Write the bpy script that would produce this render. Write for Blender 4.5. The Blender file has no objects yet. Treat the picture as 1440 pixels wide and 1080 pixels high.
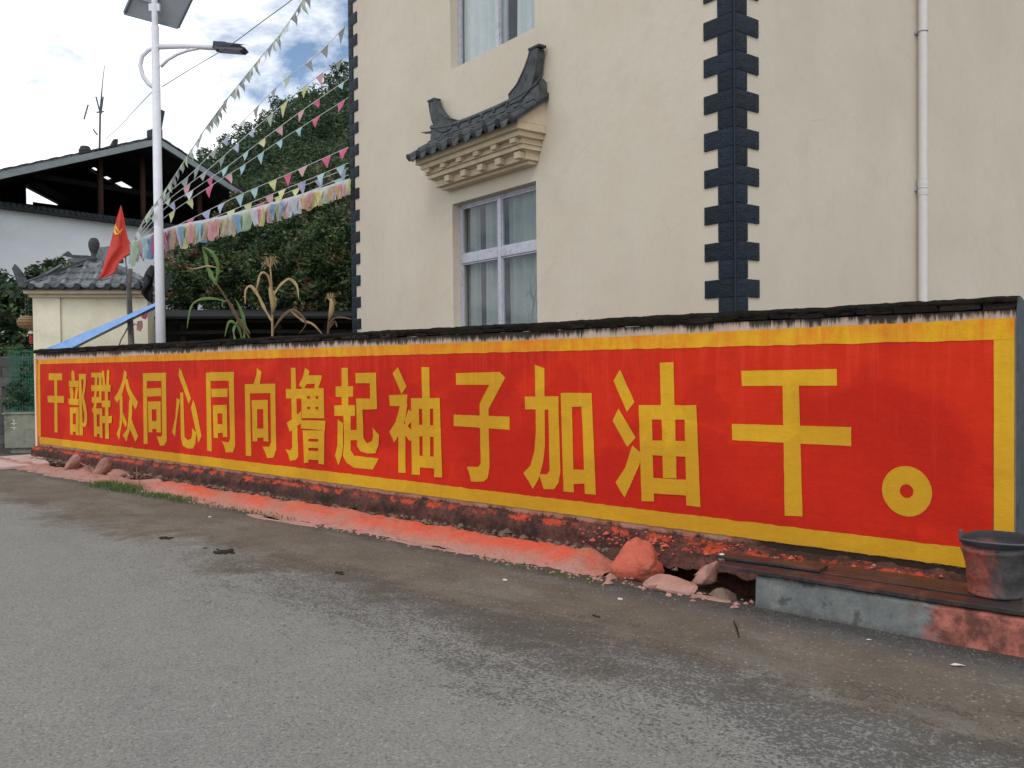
import bpy, bmesh, math, random
import numpy as np
from mathutils import Vector, Matrix, noise
from mathutils.geometry import tessellate_polygon
rnd = random.Random(7)
R = math.radians
S = bpy.context.scene
COL = S.collection
# ------------------------------------------------------------------ camera
FPX, EYE = 1210.0, 1.6
PITCH, ROLL = math.atan(24 / FPX), 0.010
fw = Vector((0, math.cos(PITCH), -math.sin(PITCH)))
r0 = Vector((1, 0, 0)); u0 = Vector((0, math.sin(PITCH), math.cos(PITCH)))
rt = r0 * math.cos(ROLL) - u0 * math.sin(ROLL)
up = u0 * math.cos(ROLL) + r0 * math.sin(ROLL)
EYEP = Vector((0, 0, EYE))
cd = bpy.data.cameras.new('camera'); cam = bpy.data.objects.new('camera', cd); COL.objects.link(cam)
cam.matrix_world = Matrix(((rt.x, up.x, -fw.x, 0), (rt.y, up.y, -fw.y, 0), (rt.z, up.z, -fw.z, EYE), (0, 0, 0, 1)))
cd.sensor_fit = 'HORIZONTAL'; cd.sensor_width = 36; cd.lens = 36 * FPX / 1440
cd.clip_start = 0.05; cd.clip_end = 2000
S.camera = cam
# ------------------------------------------------------------------ light
SUN_EL, SUN_AZ = R(48), R(-172)          # azimuth from +Y towards +X
W = bpy.data.worlds.new('World'); S.world = W; W.use_nodes = True
def world():
    nt = W.node_tree; nt.nodes.clear(); N = nt.nodes.new; L = nt.links.new
    out = N('ShaderNodeOutputWorld'); mix = N('ShaderNodeMixShader')
    b1 = N('ShaderNodeBackground'); b2 = N('ShaderNodeBackground')
    sky = N('ShaderNodeTexSky'); sky.sky_type = 'NISHITA'; sky.sun_disc = False
    sky.sun_elevation = SUN_EL; sky.sun_rotation = SUN_AZ; sky.air_density = 1.0; sky.dust_density = .6
    L(sky.outputs[0], b1.inputs[0]); b1.inputs[1].default_value = 0.10
    tc = N('ShaderNodeTexCoord'); sp = N('ShaderNodeSeparateXYZ'); L(tc.outputs['Generated'], sp.inputs[0])
    mx = N('ShaderNodeMath'); mx.operation = 'MAXIMUM'; L(sp.outputs[2], mx.inputs[0]); mx.inputs[1].default_value = 0
    ad = N('ShaderNodeMath'); ad.operation = 'ADD'; L(mx.outputs[0], ad.inputs[0]); ad.inputs[1].default_value = .28
    cb = N('ShaderNodeCombineXYZ')
    for i in (0, 1):
        d = N('ShaderNodeMath'); d.operation = 'DIVIDE'; L(sp.outputs[i], d.inputs[0]); L(ad.outputs[0], d.inputs[1]); L(d.outputs[0], cb.inputs[i])
    cb.inputs[2].default_value = 5.7
    n1 = N('ShaderNodeTexNoise'); n1.inputs['Scale'].default_value = 2.3; n1.inputs['Detail'].default_value = 9; n1.inputs['Roughness'].default_value = .6
    n1.inputs['Distortion'].default_value = .35
    L(cb.outputs[0], n1.inputs['Vector'])
    rp = N('ShaderNodeValToRGB'); rp.color_ramp.elements[0].position = .39; rp.color_ramp.elements[1].position = .505
    L(n1.outputs[0], rp.inputs[0])
    n2 = N('ShaderNodeTexNoise'); n2.inputs['Scale'].default_value = 3.1; n2.inputs['Detail'].default_value = 7
    L(cb.outputs[0], n2.inputs['Vector'])
    r2 = N('ShaderNodeValToRGB'); e = r2.color_ramp.elements
    e[0].position = .34; e[0].color = (.58, .63, .72, 1); e[1].position = .56; e[1].color = (1.0, 1.0, 1.0, 1)
    L(n2.outputs[0], r2.inputs[0]); L(r2.outputs[0], b2.inputs[0]); b2.inputs[1].default_value = 1.12
    L(rp.outputs[0], mix.inputs[0]); L(b1.outputs[0], mix.inputs[1]); L(b2.outputs[0], mix.inputs[2]); L(mix.outputs[0], out.inputs[0])
world()
sl = bpy.data.lights.new('sun', 'SUN'); sl.energy = 0.6; sl.angle = R(22); sl.color = (1, .95, .88)
so = bpy.data.objects.new('sun', sl); COL.objects.link(so)
sd = Vector((math.sin(SUN_AZ) * math.cos(SUN_EL), math.cos(SUN_AZ) * math.cos(SUN_EL), math.sin(SUN_EL)))
so.rotation_euler = sd.to_track_quat('Z', 'Y').to_euler()
S.view_settings.view_transform = 'Standard'; S.view_settings.look = 'None'
S.view_settings.exposure = 0.42; S.view_settings.gamma = 1; S.view_settings.use_curve_mapping = False
# ------------------------------------------------------------------ frames and measuring
def frame(o, ang): return Matrix.Translation(Vector(o)) @ Matrix.Rotation(ang, 4, 'Z')
WF = frame((3.1692, 5.4, 0), R(138.4566))      # painted wall: x along it to the far end, y towards the road
HF = frame((2.1297, 8.2, 0), R(37.4457))       # cream house: y along the window side, x along the other side
GF = frame((-8.02, 16.45, 0), R(7))            # little tiled gate pier
BF = frame((-10.57, 26.0, 0), R(52.2))         # old timber house: x along its gable
def ray(px, py): return fw + rt * ((px - 720) / FPX) + up * ((540 - py) / FPX)
def at(px, py, Y):
    d = ray(px, py); return EYEP + d * (Y / d.y)
def loc(px, py, M, ax=1, val=0.0):
    I = M.inverted(); a = I @ EYEP; d = I.to_3x3() @ ray(px, py)
    return a + d * ((val - a[ax]) / d[ax])
def ground(px, py, z=0.0): return loc(px, py, Matrix.Identity(4), 2, z)
# ------------------------------------------------------------------ mesh helpers
class MB:
    def __init__(s): s.v = []; s.f = []; s.m = []
    def add(s, vs, fs, mi=0):
        b = len(s.v); s.v += [tuple(v) for v in vs]
        for f in fs: s.f.append([i + b for i in f]); s.m.append(mi)
        return s
    def box(s, x0, x1, y0, y1, z0, z1, mi=0, M=None):
        vs = [Vector((x, y, z)) for z in (z0, z1) for y in (y0, y1) for x in (x0, x1)]
        if M: vs = [M @ v for v in vs]
        return s.add(vs, [(0, 2, 3, 1), (4, 5, 7, 6), (0, 1, 5, 4), (2, 6, 7, 3), (0, 4, 6, 2), (1, 3, 7, 5)], mi)
    def tube(s, pts, rad, n=8, mi=0, caps=True):
        pts = [Vector(p) for p in pts]
        if not hasattr(rad, '__len__'): rad = [rad] * len(pts)
        vs = []; a = None
        for i, p in enumerate(pts):
            t = (pts[min(i + 1, len(pts) - 1)] - pts[max(i - 1, 0)]).normalized()
            if a is None: a = t.orthogonal().normalized()
            a = (a - t * a.dot(t)).normalized(); b = t.cross(a)
            for k in range(n):
                q = 2 * math.pi * k / n; vs.append(p + (a * math.cos(q) + b * math.sin(q)) * rad[i])
        fs = [(i * n + k, i * n + (k + 1) % n, (i + 1) * n + (k + 1) % n, (i + 1) * n + k) for i in range(len(pts) - 1) for k in range(n)]
        if caps: fs += [tuple(range(n))[::-1], tuple(range((len(pts) - 1) * n, len(pts) * n))]
        return s.add(vs, fs, mi)
    def lathe(s, c, prof, n=20, mi=0, sx=1, sy=1):
        c = Vector(c); vs = []
        for r_, z in prof:
            for k in range(n):
                q = 2 * math.pi * k / n; vs.append(c + Vector((r_ * sx * math.cos(q), r_ * sy * math.sin(q), z)))
        fs = [(i * n + k, i * n + (k + 1) % n, (i + 1) * n + (k + 1) % n, (i + 1) * n + k) for i in range(len(prof) - 1) for k in range(n)]
        fs += [tuple(range(n))[::-1], tuple(range((len(prof) - 1) * n, len(prof) * n))]
        return s.add(vs, fs, mi)
    def grid(s, fn, nu, nv, mi=0):
        vs = [fn(i / nu, j / nv) for j in range(nv + 1) for i in range(nu + 1)]
        fs = [(j * (nu + 1) + i, j * (nu + 1) + i + 1, (j + 1) * (nu + 1) + i + 1, (j + 1) * (nu + 1) + i) for j in range(nv) for i in range(nu)]
        return s.add(vs, fs, mi)
    def slab(s, outline, t, mi=0):
        """closed outline (3-D, planar) given thickness vector t"""
        n = len(outline); t = Vector(t); A = [Vector(p) for p in outline]; B = [p + t for p in A]
        tris = tessellate_polygon([A])
        return s.add(A + B, [tuple(x) for x in tris] + [(a + n, b + n, c + n) for c, b, a in tris] + [(i, (i + 1) % n, (i + 1) % n + n, i + n) for i in range(n)], mi)
    def ribbon(s, pts, wid, side, curl=.0, mi=0):
        pts = [Vector(p) for p in pts]; side = Vector(side).normalized(); vs = []
        for p, w in zip(pts, wid):
            vs += [p - side * w + Vector((0, 0, curl * w)), p, p + side * w + Vector((0, 0, curl * w))]
        fs = []
        for i in range(len(pts) - 1):
            for k in (0, 1): fs.append((i * 3 + k, i * 3 + k + 1, i * 3 + 4 + k, i * 3 + 3 + k))
        return s.add(vs, fs, mi)
    def mesh(s, name, mats, smooth=False):
        me = bpy.data.meshes.new(name); me.from_pydata(s.v, [], s.f)
        for m in (mats if isinstance(mats, (list, tuple)) else [mats]): me.materials.append(m)
        me.polygons.foreach_set('material_index', s.m)
        if smooth: me.polygons.foreach_set('use_smooth', [True] * len(s.f))
        me.update(); return me
    def build(s, name, mats, parent=None, smooth=False, bevel=0, M=None):
        return link(s.mesh(name, mats, smooth), name, parent, bevel, M)
def link(me, name, parent=None, bevel=0, M=None):
    o = bpy.data.objects.new(name, me); COL.objects.link(o)
    if parent: o.parent = parent
    if M: o.matrix_local = M
    if bevel:
        b = o.modifiers.new('b', 'BEVEL'); b.width = bevel; b.segments = 2; b.limit_method = 'ANGLE'
    return o
def tag(o, label=None, cat=None, group=None, kind=None):
    for k, v in (('label', label), ('category', cat), ('group', group), ('kind', kind)):
        if v: o[k] = v
    return o
def thing(name, label, cat, M=None, group=None):
    o = bpy.data.objects.new(name, None); COL.objects.link(o); o.empty_display_size = .2
    if M: o.matrix_world = M
    return tag(o, label, cat, group)
def nz(x, y, z=0.0, s=1.0): return noise.noise(Vector((x * s, y * s, z * s)))
def lerp(a, b, t): return a + (b - a) * t
def smooth(a, b, x):
    t = max(0, min(1, (x - a) / (b - a))); return t * t * (3 - 2 * t)
# ------------------------------------------------------------------ materials
class G:
    def __init__(s, name):
        s.m = bpy.data.materials.new(name); s.m.use_nodes = True; s.t = s.m.node_tree
        s.b = s.t.nodes['Principled BSDF']; s.tc = s.n('ShaderNodeTexCoord'); s.co = s.tc.outputs['Object']
    def n(s, t, **k):
        x = s.t.nodes.new(t)
        for a, b in k.items(): setattr(x, a, b)
        return x
    def l(s, a, b): s.t.links.new(a, b)
    def put(s, sock, v):
        if hasattr(v, 'links') or hasattr(v, 'is_linked'): s.l(v, sock)
        else: sock.default_value = v if not (isinstance(v, tuple) and len(v) == 3 and sock.type == 'RGBA') else (*v, 1)
    def vec(s, sx, sy, sz, off=(0, 0, 0)):
        m = s.n('ShaderNodeMapping'); s.l(s.co, m.inputs[0]); m.inputs['Scale'].default_value = (sx, sy, sz); m.inputs['Location'].default_value = off
        return m.outputs[0]
    def noise(s, scale, detail=5, rough=.55, vec=None, dist=0):
        x = s.n('ShaderNodeTexNoise'); s.l(vec or s.co, x.inputs['Vector'])
        x.inputs['Scale'].default_value = scale; x.inputs['Detail'].default_value = detail; x.inputs['Roughness'].default_value = rough; x.inputs['Distortion'].default_value = dist
        return x.outputs[0]
    def vor(s, scale, vec=None, out='Distance'):
        x = s.n('ShaderNodeTexVoronoi'); s.l(vec or s.co, x.inputs['Vector']); x.inputs['Scale'].default_value = scale; return x.outputs[out]
    def ramp(s, f, a, b, ca=0.0, cb=1.0):
        x = s.n('ShaderNodeMapRange'); s.l(f, x.inputs[0]); x.inputs[1].default_value = a; x.inputs[2].default_value = b
        x.inputs[3].default_value = ca; x.inputs[4].default_value = cb; return x.outputs[0]
    def math(s, op, a, b=0.0):
        x = s.n('ShaderNodeMath', operation=op); s.put(x.inputs[0], a); s.put(x.inputs[1], b); return x.outputs[0]
    def mix(s, f, a, b, mode='MIX'):
        x = s.n('ShaderNodeMix', data_type='RGBA', blend_type=mode); s.put(x.inputs[0], f); s.put(x.inputs[6], a); s.put(x.inputs[7], b); return x.outputs[2]
    def xyz(s):
        x = s.n('ShaderNodeSeparateXYZ'); s.l(s.co, x.inputs[0]); return x.outputs
    def bump(s, h, st=.5, d=.01):
        x = s.n('ShaderNodeBump'); s.l(h, x.inputs['Height']); x.inputs['Strength'].default_value = st; x.inputs['Distance'].default_value = d
        s.l(x.outputs[0], s.b.inputs['Normal'])
    def done(s, col, rough=.8, metal=0, spec=.3):
        s.put(s.b.inputs['Base Color'], col); s.put(s.b.inputs['Roughness'], rough); s.b.inputs['Metallic'].default_value = metal
        s.b.inputs['Specular IOR Level'].default_value = spec; return s.m
def sc(c, k): return tuple(x * k for x in c)
def simple(name, col, rough=.8, var=.25, scale=6, bump=.3, bd=.004, metal=0, spec=.3, dirt=None, perobj=0, trans=0):
    g = G(name); a = g.noise(scale, 6, .65); b = g.noise(scale * 7, 4)
    c = g.mix(g.ramp(a, .3, .7), sc(col, 1 - var), sc(col, 1 + var * .7))
    c = g.mix(g.ramp(b, .35, .75, 0, .5), c, sc(col, 1 - var * .8))
    if dirt:
        d = g.noise(scale * .6, 8, .7, dist=.4); c = g.mix(g.ramp(d, .52, .68, 0, .85), c, dirt)
    if perobj:
        oi = g.n('ShaderNodeObjectInfo'); c = g.mix(1.0, c, g.ramp(oi.outputs['Random'], 0, 1, 1 - perobj, 1 + perobj), 'MULTIPLY')
    if bump: g.bump(b, bump, bd)
    m = g.done(c, rough, metal, spec)
    if trans:
        g.b.inputs['Subsurface Weight'].default_value = 0
        tr = g.n('ShaderNodeBsdfTranslucent'); g.put(tr.inputs[0], c); mx = g.n('ShaderNodeMixShader'); mx.inputs[0].default_value = trans
        out = [n for n in g.t.nodes if n.type == 'OUTPUT_MATERIAL'][0]
        g.l(g.b.outputs[0], mx.inputs[1]); g.l(tr.outputs[0], mx.inputs[2]); g.l(mx.outputs[0], out.inputs[0])
    return m
def m_house():
    g = G('cream_plaster'); x = g.xyz()
    a = g.noise(.7, 5, .55); b = g.noise(11, 6, .7); f = g.noise(120, 3, .7)
    c = g.mix(g.ramp(a, .36, .66), (.60, .53, .425), (.645, .585, .48))
    c = g.mix(g.ramp(g.noise(2.3, 6, .65, dist=.4), .52, .72, 0, .40), c, (.53, .47, .385))
    c = g.mix(g.ramp(b, .45, .8, 0, .22), c, (.45, .41, .34))
    st = g.noise(1, 4, .6, g.vec(5, 5, .5)); c = g.mix(g.ramp(st, .62, .85, 0, .22), c, (.40, .37, .30))
    sp = g.noise(30, 2, .5); c = g.mix(g.ramp(sp, .73, .77, 0, .6), c, (.3, .27, .22))
    cr = g.n('ShaderNodeTexVoronoi', feature='DISTANCE_TO_EDGE'); g.l(g.vec(1, 1, 1), cr.inputs['Vector']); cr.inputs['Scale'].default_value = .8
    ck = g.math('MULTIPLY', g.ramp(cr.outputs[0], .0035, .0), g.ramp(g.noise(1.7, 3), .56, .64)); c = g.mix(g.math('MULTIPLY', ck, .35), c, (.25, .22, .18))
    h = g.math('ADD', f, g.math('MULTIPLY', b, 1.6)); h = g.math('ADD', h, g.math('MULTIPLY', a, 5)); g.bump(h, .4, .005)
    return g.done(c, .88, 0, .2)
def m_body():
    g = G('slogan_wall_plaster'); x = g.xyz(); z = x[2]
    a = g.noise(3, 7, .7); b = g.noise(30, 5, .7)
    c = g.mix(g.ramp(a, .35, .7), (.50, .37, .29), (.60, .49, .39))
    c = g.mix(g.ramp(b, .45, .75, 0, .45), c, (.30, .20, .16))
    # rose wash of the red paint at the foot and near the top band
    n = g.noise(4, 5, .6); zz = g.math('ADD', z, g.math('MULTIPLY', n, .16))
    c = g.mix(g.ramp(zz, .40, .30, 0, .85), c, g.mix(g.ramp(g.noise(12, 5, .7), .4, .62), (.50, .12, .06), (.22, .10, .075)))
    # black run-off streaks under the coping
    s1 = g.noise(1, 6, .8, g.vec(11, 1, 1.1)); s2 = g.noise(1, 4, .7, g.vec(60, 1, 3.0)); s3 = g.noise(.8, 3, .5)
    lim = g.math('ADD', g.ramp(z, 1.79, 1.945, 0, .38), g.math('ADD', g.math('MULTIPLY', s3, .42), g.math('MULTIPLY', g.noise(3.3, 3, .5), .24)))
    s = g.math('ADD', g.math('MULTIPLY', s1, .75), g.math('MULTIPLY', s2, .25)); t = g.math('ADD', s, lim)
    c = g.mix(g.ramp(t, 1.02, 1.10), c, (.014, .012, .010)); c = g.mix(g.ramp(t, .95, 1.06, 0, .35), c, (.12, .09, .07))
    c = g.mix(g.math('MULTIPLY', g.ramp(x[0], 1.95, 1.7), g.ramp(g.math('ADD', z, g.math('MULTIPLY', g.noise(1, 4, .7, g.vec(25, 1, 2)), .05)), .292, .28)), c, (.035, .022, .016))
    # mould and bare render at the foot
    t2 = g.math('ADD', g.math('MULTIPLY', g.noise(7, 7, .75), .30), z)
    c = g.mix(g.ramp(t2, .385, .345), c, (.045, .028, .02))
    g.bump(g.math('ADD', b, a), .5, .006); return g.done(c, .85, 0, .2)
def m_paint(name, c1, c2, c3, top):
    """hand brushed paint: uneven coats, sun-worn patches, streaks running down from the top"""
    g = G(name); x = g.xyz(); z = x[2]
    a = g.noise(.75, 4, .45, g.vec(1, 1, 1.3)); b = g.noise(1, 6, .72, g.vec(7, 1, 2.4), dist=.5); d = g.noise(60, 4, .6); e = g.noise(2.2, 3, .4)
    c = g.mix(g.ramp(a, .47, .54), c1, c2)
    c = g.mix(g.ramp(e, .5, .75, 0, .4), c, c2); c = g.mix(g.ramp(g.noise(1, 5, .7, g.vec(30, 1, 5)), .58, .78, 0, .28), c, sc(c1, .72))
    pt = g.noise(1.1, 2, .35, g.vec(1, 1, 1, (4, 0, 7))); c = g.mix(g.ramp(pt, .535, .545, 0, .55), c, c2); p2 = g.noise(.8, 3, .4, g.vec(1, 1, 1.4, (1, 0, 3))); c = g.mix(g.ramp(p2, .56, .572, 0, .40), c, sc(c2, .9))
    k = g.math('ADD', b, g.ramp(z, 1.35, 1.9, -.16, top))
    c = g.mix(g.ramp(k, .52, .72, 0, .75), c, c3)
    c = g.mix(g.ramp(d, .62, .78, 0, .35), c, sc(c1, .6))
    ls = g.math('ADD', g.noise(1, 6, .7, g.vec(11, 1, .7, (3, 0, 1))), g.ramp(z, .9, 1.8, -.10, .06)); c = g.mix(g.ramp(ls, .52, .72, 0, .45), c, tuple(min(1, x_ * k_ + o_) for x_, k_, o_ in zip(c1, (1.15, 1.1, 1.0), (.03, .035, .02))))
    hb = g.noise(1, 4, .7, g.vec(5, 1, 18)); vb = g.noise(1, 4, .7, g.vec(20, 1, 2.5)); br = g.math('ADD', g.math('MULTIPLY', hb, .5), g.math('MULTIPLY', vb, .5)); c = g.mix(1.0, c, g.ramp(br, .35, .65, .94, 1.05), 'MULTIPLY')
    wt = g.noise(26, 4, .6); c = g.mix(g.ramp(wt, .72, .76, 0, .5), c, (.30, .10, .06))
    g.bump(g.math('ADD', g.math('MULTIPLY', br, 2), g.math('ADD', d, g.math('MULTIPLY', g.noise(6, 4), 4))), .4, .005)
    return g.done(c, .75, 0, .12)
def m_plinth():
    g = G('plinth_stone'); x = g.xyz()
    a = g.noise(5, 8, .75); b = g.noise(26, 6, .7); v = g.noise(1.2, 3, .5); st = g.noise(1, 4, .7, g.vec(22, 22, 2))
    c = g.mix(g.ramp(a, .38, .62), (.045, .022, .018), (.17, .065, .05))
    c = g.mix(g.ramp(b, .5, .66, 0, .8), c, (.02, .014, .011))
    c = g.mix(g.ramp(v, .52, .66, 0, .7), c, (.030, .026, .018))
    t = g.math('ADD', g.math('MULTIPLY', st, .13), x[2]); e = g.math('MULTIPLY', g.math('MULTIPLY', g.ramp(t, .222, .235), g.ramp(t, .275, .255)), g.ramp(g.noise(4.5, 6, .7), .47, .55))
    c = g.mix(e, c, (.58, .075, .03))
    g.bump(g.math('ADD', g.math('MULTIPLY', a, 2), b), .9, .02); return g.done(c, .8, 0, .25)
def m_apron():
    g = G('mortar_apron'); x = g.xyz()
    a = g.noise(2.6, 6, .65); b = g.noise(22, 6, .75); v = g.noise(9, 5, .7)
    c = g.mix(g.ramp(a, .40, .58), (.52, .19, .13), (.76, .12, .06))
    u = g.math('ADD', x[1], g.math('MULTIPLY', v, .16))
    c = g.mix(g.ramp(u, .76, .92, 0, .75), c, (.50, .30, .24))
    c = g.mix(g.ramp(u, .60, .54, 0, .85), c, (.40, .27, .22))
    c = g.mix(g.ramp(b, .56, .72, 0, .55), c, (.27, .15, .12))
    c = g.mix(g.ramp(g.noise(1.3, 3), .58, .7, 0, .6), c, (.40, .26, .21))
    c = g.mix(g.ramp(x[0], 9.6, 10.6, 0, .75), c, (.42, .27, .22)); c = g.mix(g.ramp(g.noise(60, 4, .7), .50, .70, 0, .5), c, (.22, .15, .13))
    g.bump(g.math('ADD', g.math('MULTIPLY', v, 1.5), b), 1.0, .022); return g.done(c, .85, 0, .2)
def m_road():
    g = G('worn_road'); x = g.xyz(); s, u = x[0], x[1]
    big = g.noise(.55, 5, .55); mid = g.noise(2.1, 7, .7, dist=.3); fine = g.noise(70, 5, .8); grit = g.noise(190, 3, .7); stretch = g.noise(1, 6, .68, g.vec(.8, 2.1, 1)); sm = g.noise(9, 5, .7)
    c = g.mix(g.ramp(mid, .3, .7), (.238, .232, .206), (.292, .285, .255))
    c = g.mix(g.ramp(big, .40, .62, 0, .5), c, (.255, .255, .24))
    c = g.mix(g.ramp(g.noise(1.1, 6, .7), .55, .72, 0, .45), c, (.20, .195, .185))
    wob = g.math('MULTIPLY', g.math('SUBTRACT', mid, .5), 1.5); wob2 = g.math('MULTIPLY', g.math('SUBTRACT', big, .5), 2.4)
    uu = g.math('ADD', u, g.math('ADD', wob, wob2))
    dust = g.mix(g.ramp(mid, .35, .65), (.115, .090, .062), (.178, .147, .106)); dust = g.mix(g.ramp(sm, .5, .75, 0, .5), dust, (.10, .095, .088))
    band = g.math('MULTIPLY', g.ramp(uu, 2.5, 2.05), g.ramp(stretch, .34, .48, .6, 1)); c = g.mix(band, c, dust)
    us = g.math('ADD', u, g.math('MULTIPLY', g.math('SUBTRACT', stretch, .5), 2.6))
    dens = g.math('MULTIPLY', g.ramp(us, 1.75, 2.15), g.ramp(us, 3.35, 2.45)); dens = g.math('MULTIPLY', dens, g.ramp(s, 7.0, 3.0, .35, 1))
    pn = g.math('ADD', g.math('MULTIPLY', g.noise(46, 5, .7), .7), g.math('MULTIPLY', g.noise(13, 4, .7), .3)); thr = g.math('ADD', pn, g.math('MULTIPLY', dens, .125))
    pits = g.ramp(thr, .59, .645); c = g.mix(g.math('MULTIPLY', pits, .8), c, (.080, .077, .072))
    ud = g.math('ADD', u, g.math('MULTIPLY', g.math('SUBTRACT', sm, .5), .5)); wet = g.math('MULTIPLY', g.ramp(ud, 1.35, 1.0), g.ramp(s, 4.2, 2.2, .3, 1))
    c = g.mix(g.math('MULTIPLY', wet, .85), c, g.mix(g.ramp(g.noise(50, 4, .75), .45, .65), (.035, .038, .046), (.15, .15, .155)))
    v = g.n('ShaderNodeTexVoronoi'); g.l(g.co, v.inputs['Vector']); v.inputs['Scale'].default_value = 85; vc = g.n('ShaderNodeSeparateColor'); g.l(v.outputs['Color'], vc.inputs[0])
    c = g.mix(1.0, c, g.ramp(vc.outputs[0], 0, 1, .84, 1.16), 'MULTIPLY')
    c = g.mix(g.ramp(vc.outputs[1], .95, .97, 0, .5), c, (.07, .066, .06)); c = g.mix(g.ramp(vc.outputs[2], .972, .985, 0, .4), c, (.5, .49, .46))
    c = g.mix(g.ramp(fine, .34, .56, .75, 0), c, (.115, .108, .095))
    c = g.mix(g.math('MULTIPLY', g.ramp(ud, 1.13, .93), g.ramp(stretch, .35, .5, .4, .85)), c, (.055, .048, .038))
    c = g.mix(g.ramp(grit, .56, .72, 0, .4), c, (.42, .41, .39))
    c = g.mix(g.ramp(g.noise(24, 3, .7), .69, .73, 0, .7), c, (.05, .046, .04))
    h = g.math('ADD', g.math('ADD', fine, g.math('MULTIPLY', grit, .8)), g.math('MULTIPLY', pits, -.8)); g.bump(h, .8, .006)
    return g.done(c, g.math('SUBTRACT', .92, g.math('MULTIPLY', wet, .25)), 0, .25)
def m_kerb():
    g = G('kerb_concrete'); x = g.xyz(); a = g.noise(5, 7, .7); b = g.noise(45, 5, .7)
    c = g.mix(g.ramp(a, .35, .68), (.13, .142, .138), (.235, .245, .235)); c = g.mix(g.ramp(b, .45, .7, 0, .4), c, (.09, .09, .085))
    c = g.mix(g.ramp(g.noise(8, 4, .6), .60, .68, 0, .8), c, (.06, .06, .058))
    c = g.mix(g.ramp(g.math('ADD', x[2], g.math('MULTIPLY', a, .16)), .125, .07, 0, .75), c, (.07, .068, .062))
    t = g.math('ADD', x[0], g.math('MULTIPLY', g.noise(5, 7, .75), .65)); red = g.mix(g.ramp(g.noise(9, 6, .7), .4, .62), (.13, .05, .038), (.46, .15, .11))
    c = g.mix(g.ramp(t, .66, .56), c, red)
    g.bump(g.math('ADD', a, b), .5, .008); return g.done(c, .8, 0, .3)
def m_glass():
    g = G('window_glass'); t = g.n('ShaderNodeBsdfTransparent'); t.inputs[0].default_value = (.88, .93, .93, 1)
    gl = g.n('ShaderNodeBsdfGlossy'); gl.inputs['Roughness'].default_value = .02; gl.inputs[0].default_value = (.9, .95, 1, 1)
    fr = g.n('ShaderNodeLayerWeight'); fr.inputs[0].default_value = .5; mx = g.n('ShaderNodeMixShader'); g.l(g.math('ADD', g.math('MULTIPLY', g.math('POWER', fr.outputs['Facing'], 3.5), .9), .04), mx.inputs[0])
    g.l(t.outputs[0], mx.inputs[1]); g.l(gl.outputs[0], mx.inputs[2])
    out = [n for n in g.t.nodes if n.type == 'OUTPUT_MATERIAL'][0]; g.l(mx.outputs[0], out.inputs[0]); return g.m
def m_bucket():
    g = G('paint_stained_bucket'); x = g.xyz(); a = g.noise(9, 6, .7); b = g.noise(50, 4)
    c = g.mix(g.ramp(a, .35, .7), (.035, .033, .033), (.10, .098, .098))
    t = g.math('ADD', x[0], g.math('MULTIPLY', a, .14))
    c = g.mix(g.ramp(g.math('ADD', t, g.math('MULTIPLY', g.math('SUBTRACT', g.noise(1, 5, .7, g.vec(24, 24, 4)), .5), .30)), .04, .12, 0, .8), c, g.mix(g.ramp(g.noise(30, 5, .7), .4, .65), (.42, .09, .055), (.16, .05, .04))); c = g.mix(g.ramp(x[2], .27, .30), c, (.03, .03, .034))
    g.bump(b, .4, .004); return g.done(c, .6, 0, .35)
def m_leaf(name, c, v=.4, trans=.25, rough=.55):
    g = G(name); a = g.noise(1.3, 3); b = g.n('ShaderNodeNewGeometry').outputs['Random Per Island']
    k = g.mix(g.ramp(b, 0, 1), sc(c, 1 - v), sc(c, 1 + v)); k = g.mix(g.ramp(a, .35, .65, 0, .35), k, (c[0] * 1.15, c[1] * 1.05, c[2] * .8))
    g.done(k, rough, 0, .35); tr = g.n('ShaderNodeBsdfTranslucent'); g.l(k, tr.inputs[0]); mx = g.n('ShaderNodeMixShader'); mx.inputs[0].default_value = trans
    out = [n for n in g.t.nodes if n.type == 'OUTPUT_MATERIAL'][0]; g.l(g.b.outputs[0], mx.inputs[1]); g.l(tr.outputs[0], mx.inputs[2]); g.l(mx.outputs[0], out.inputs[0]); return g.m
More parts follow.
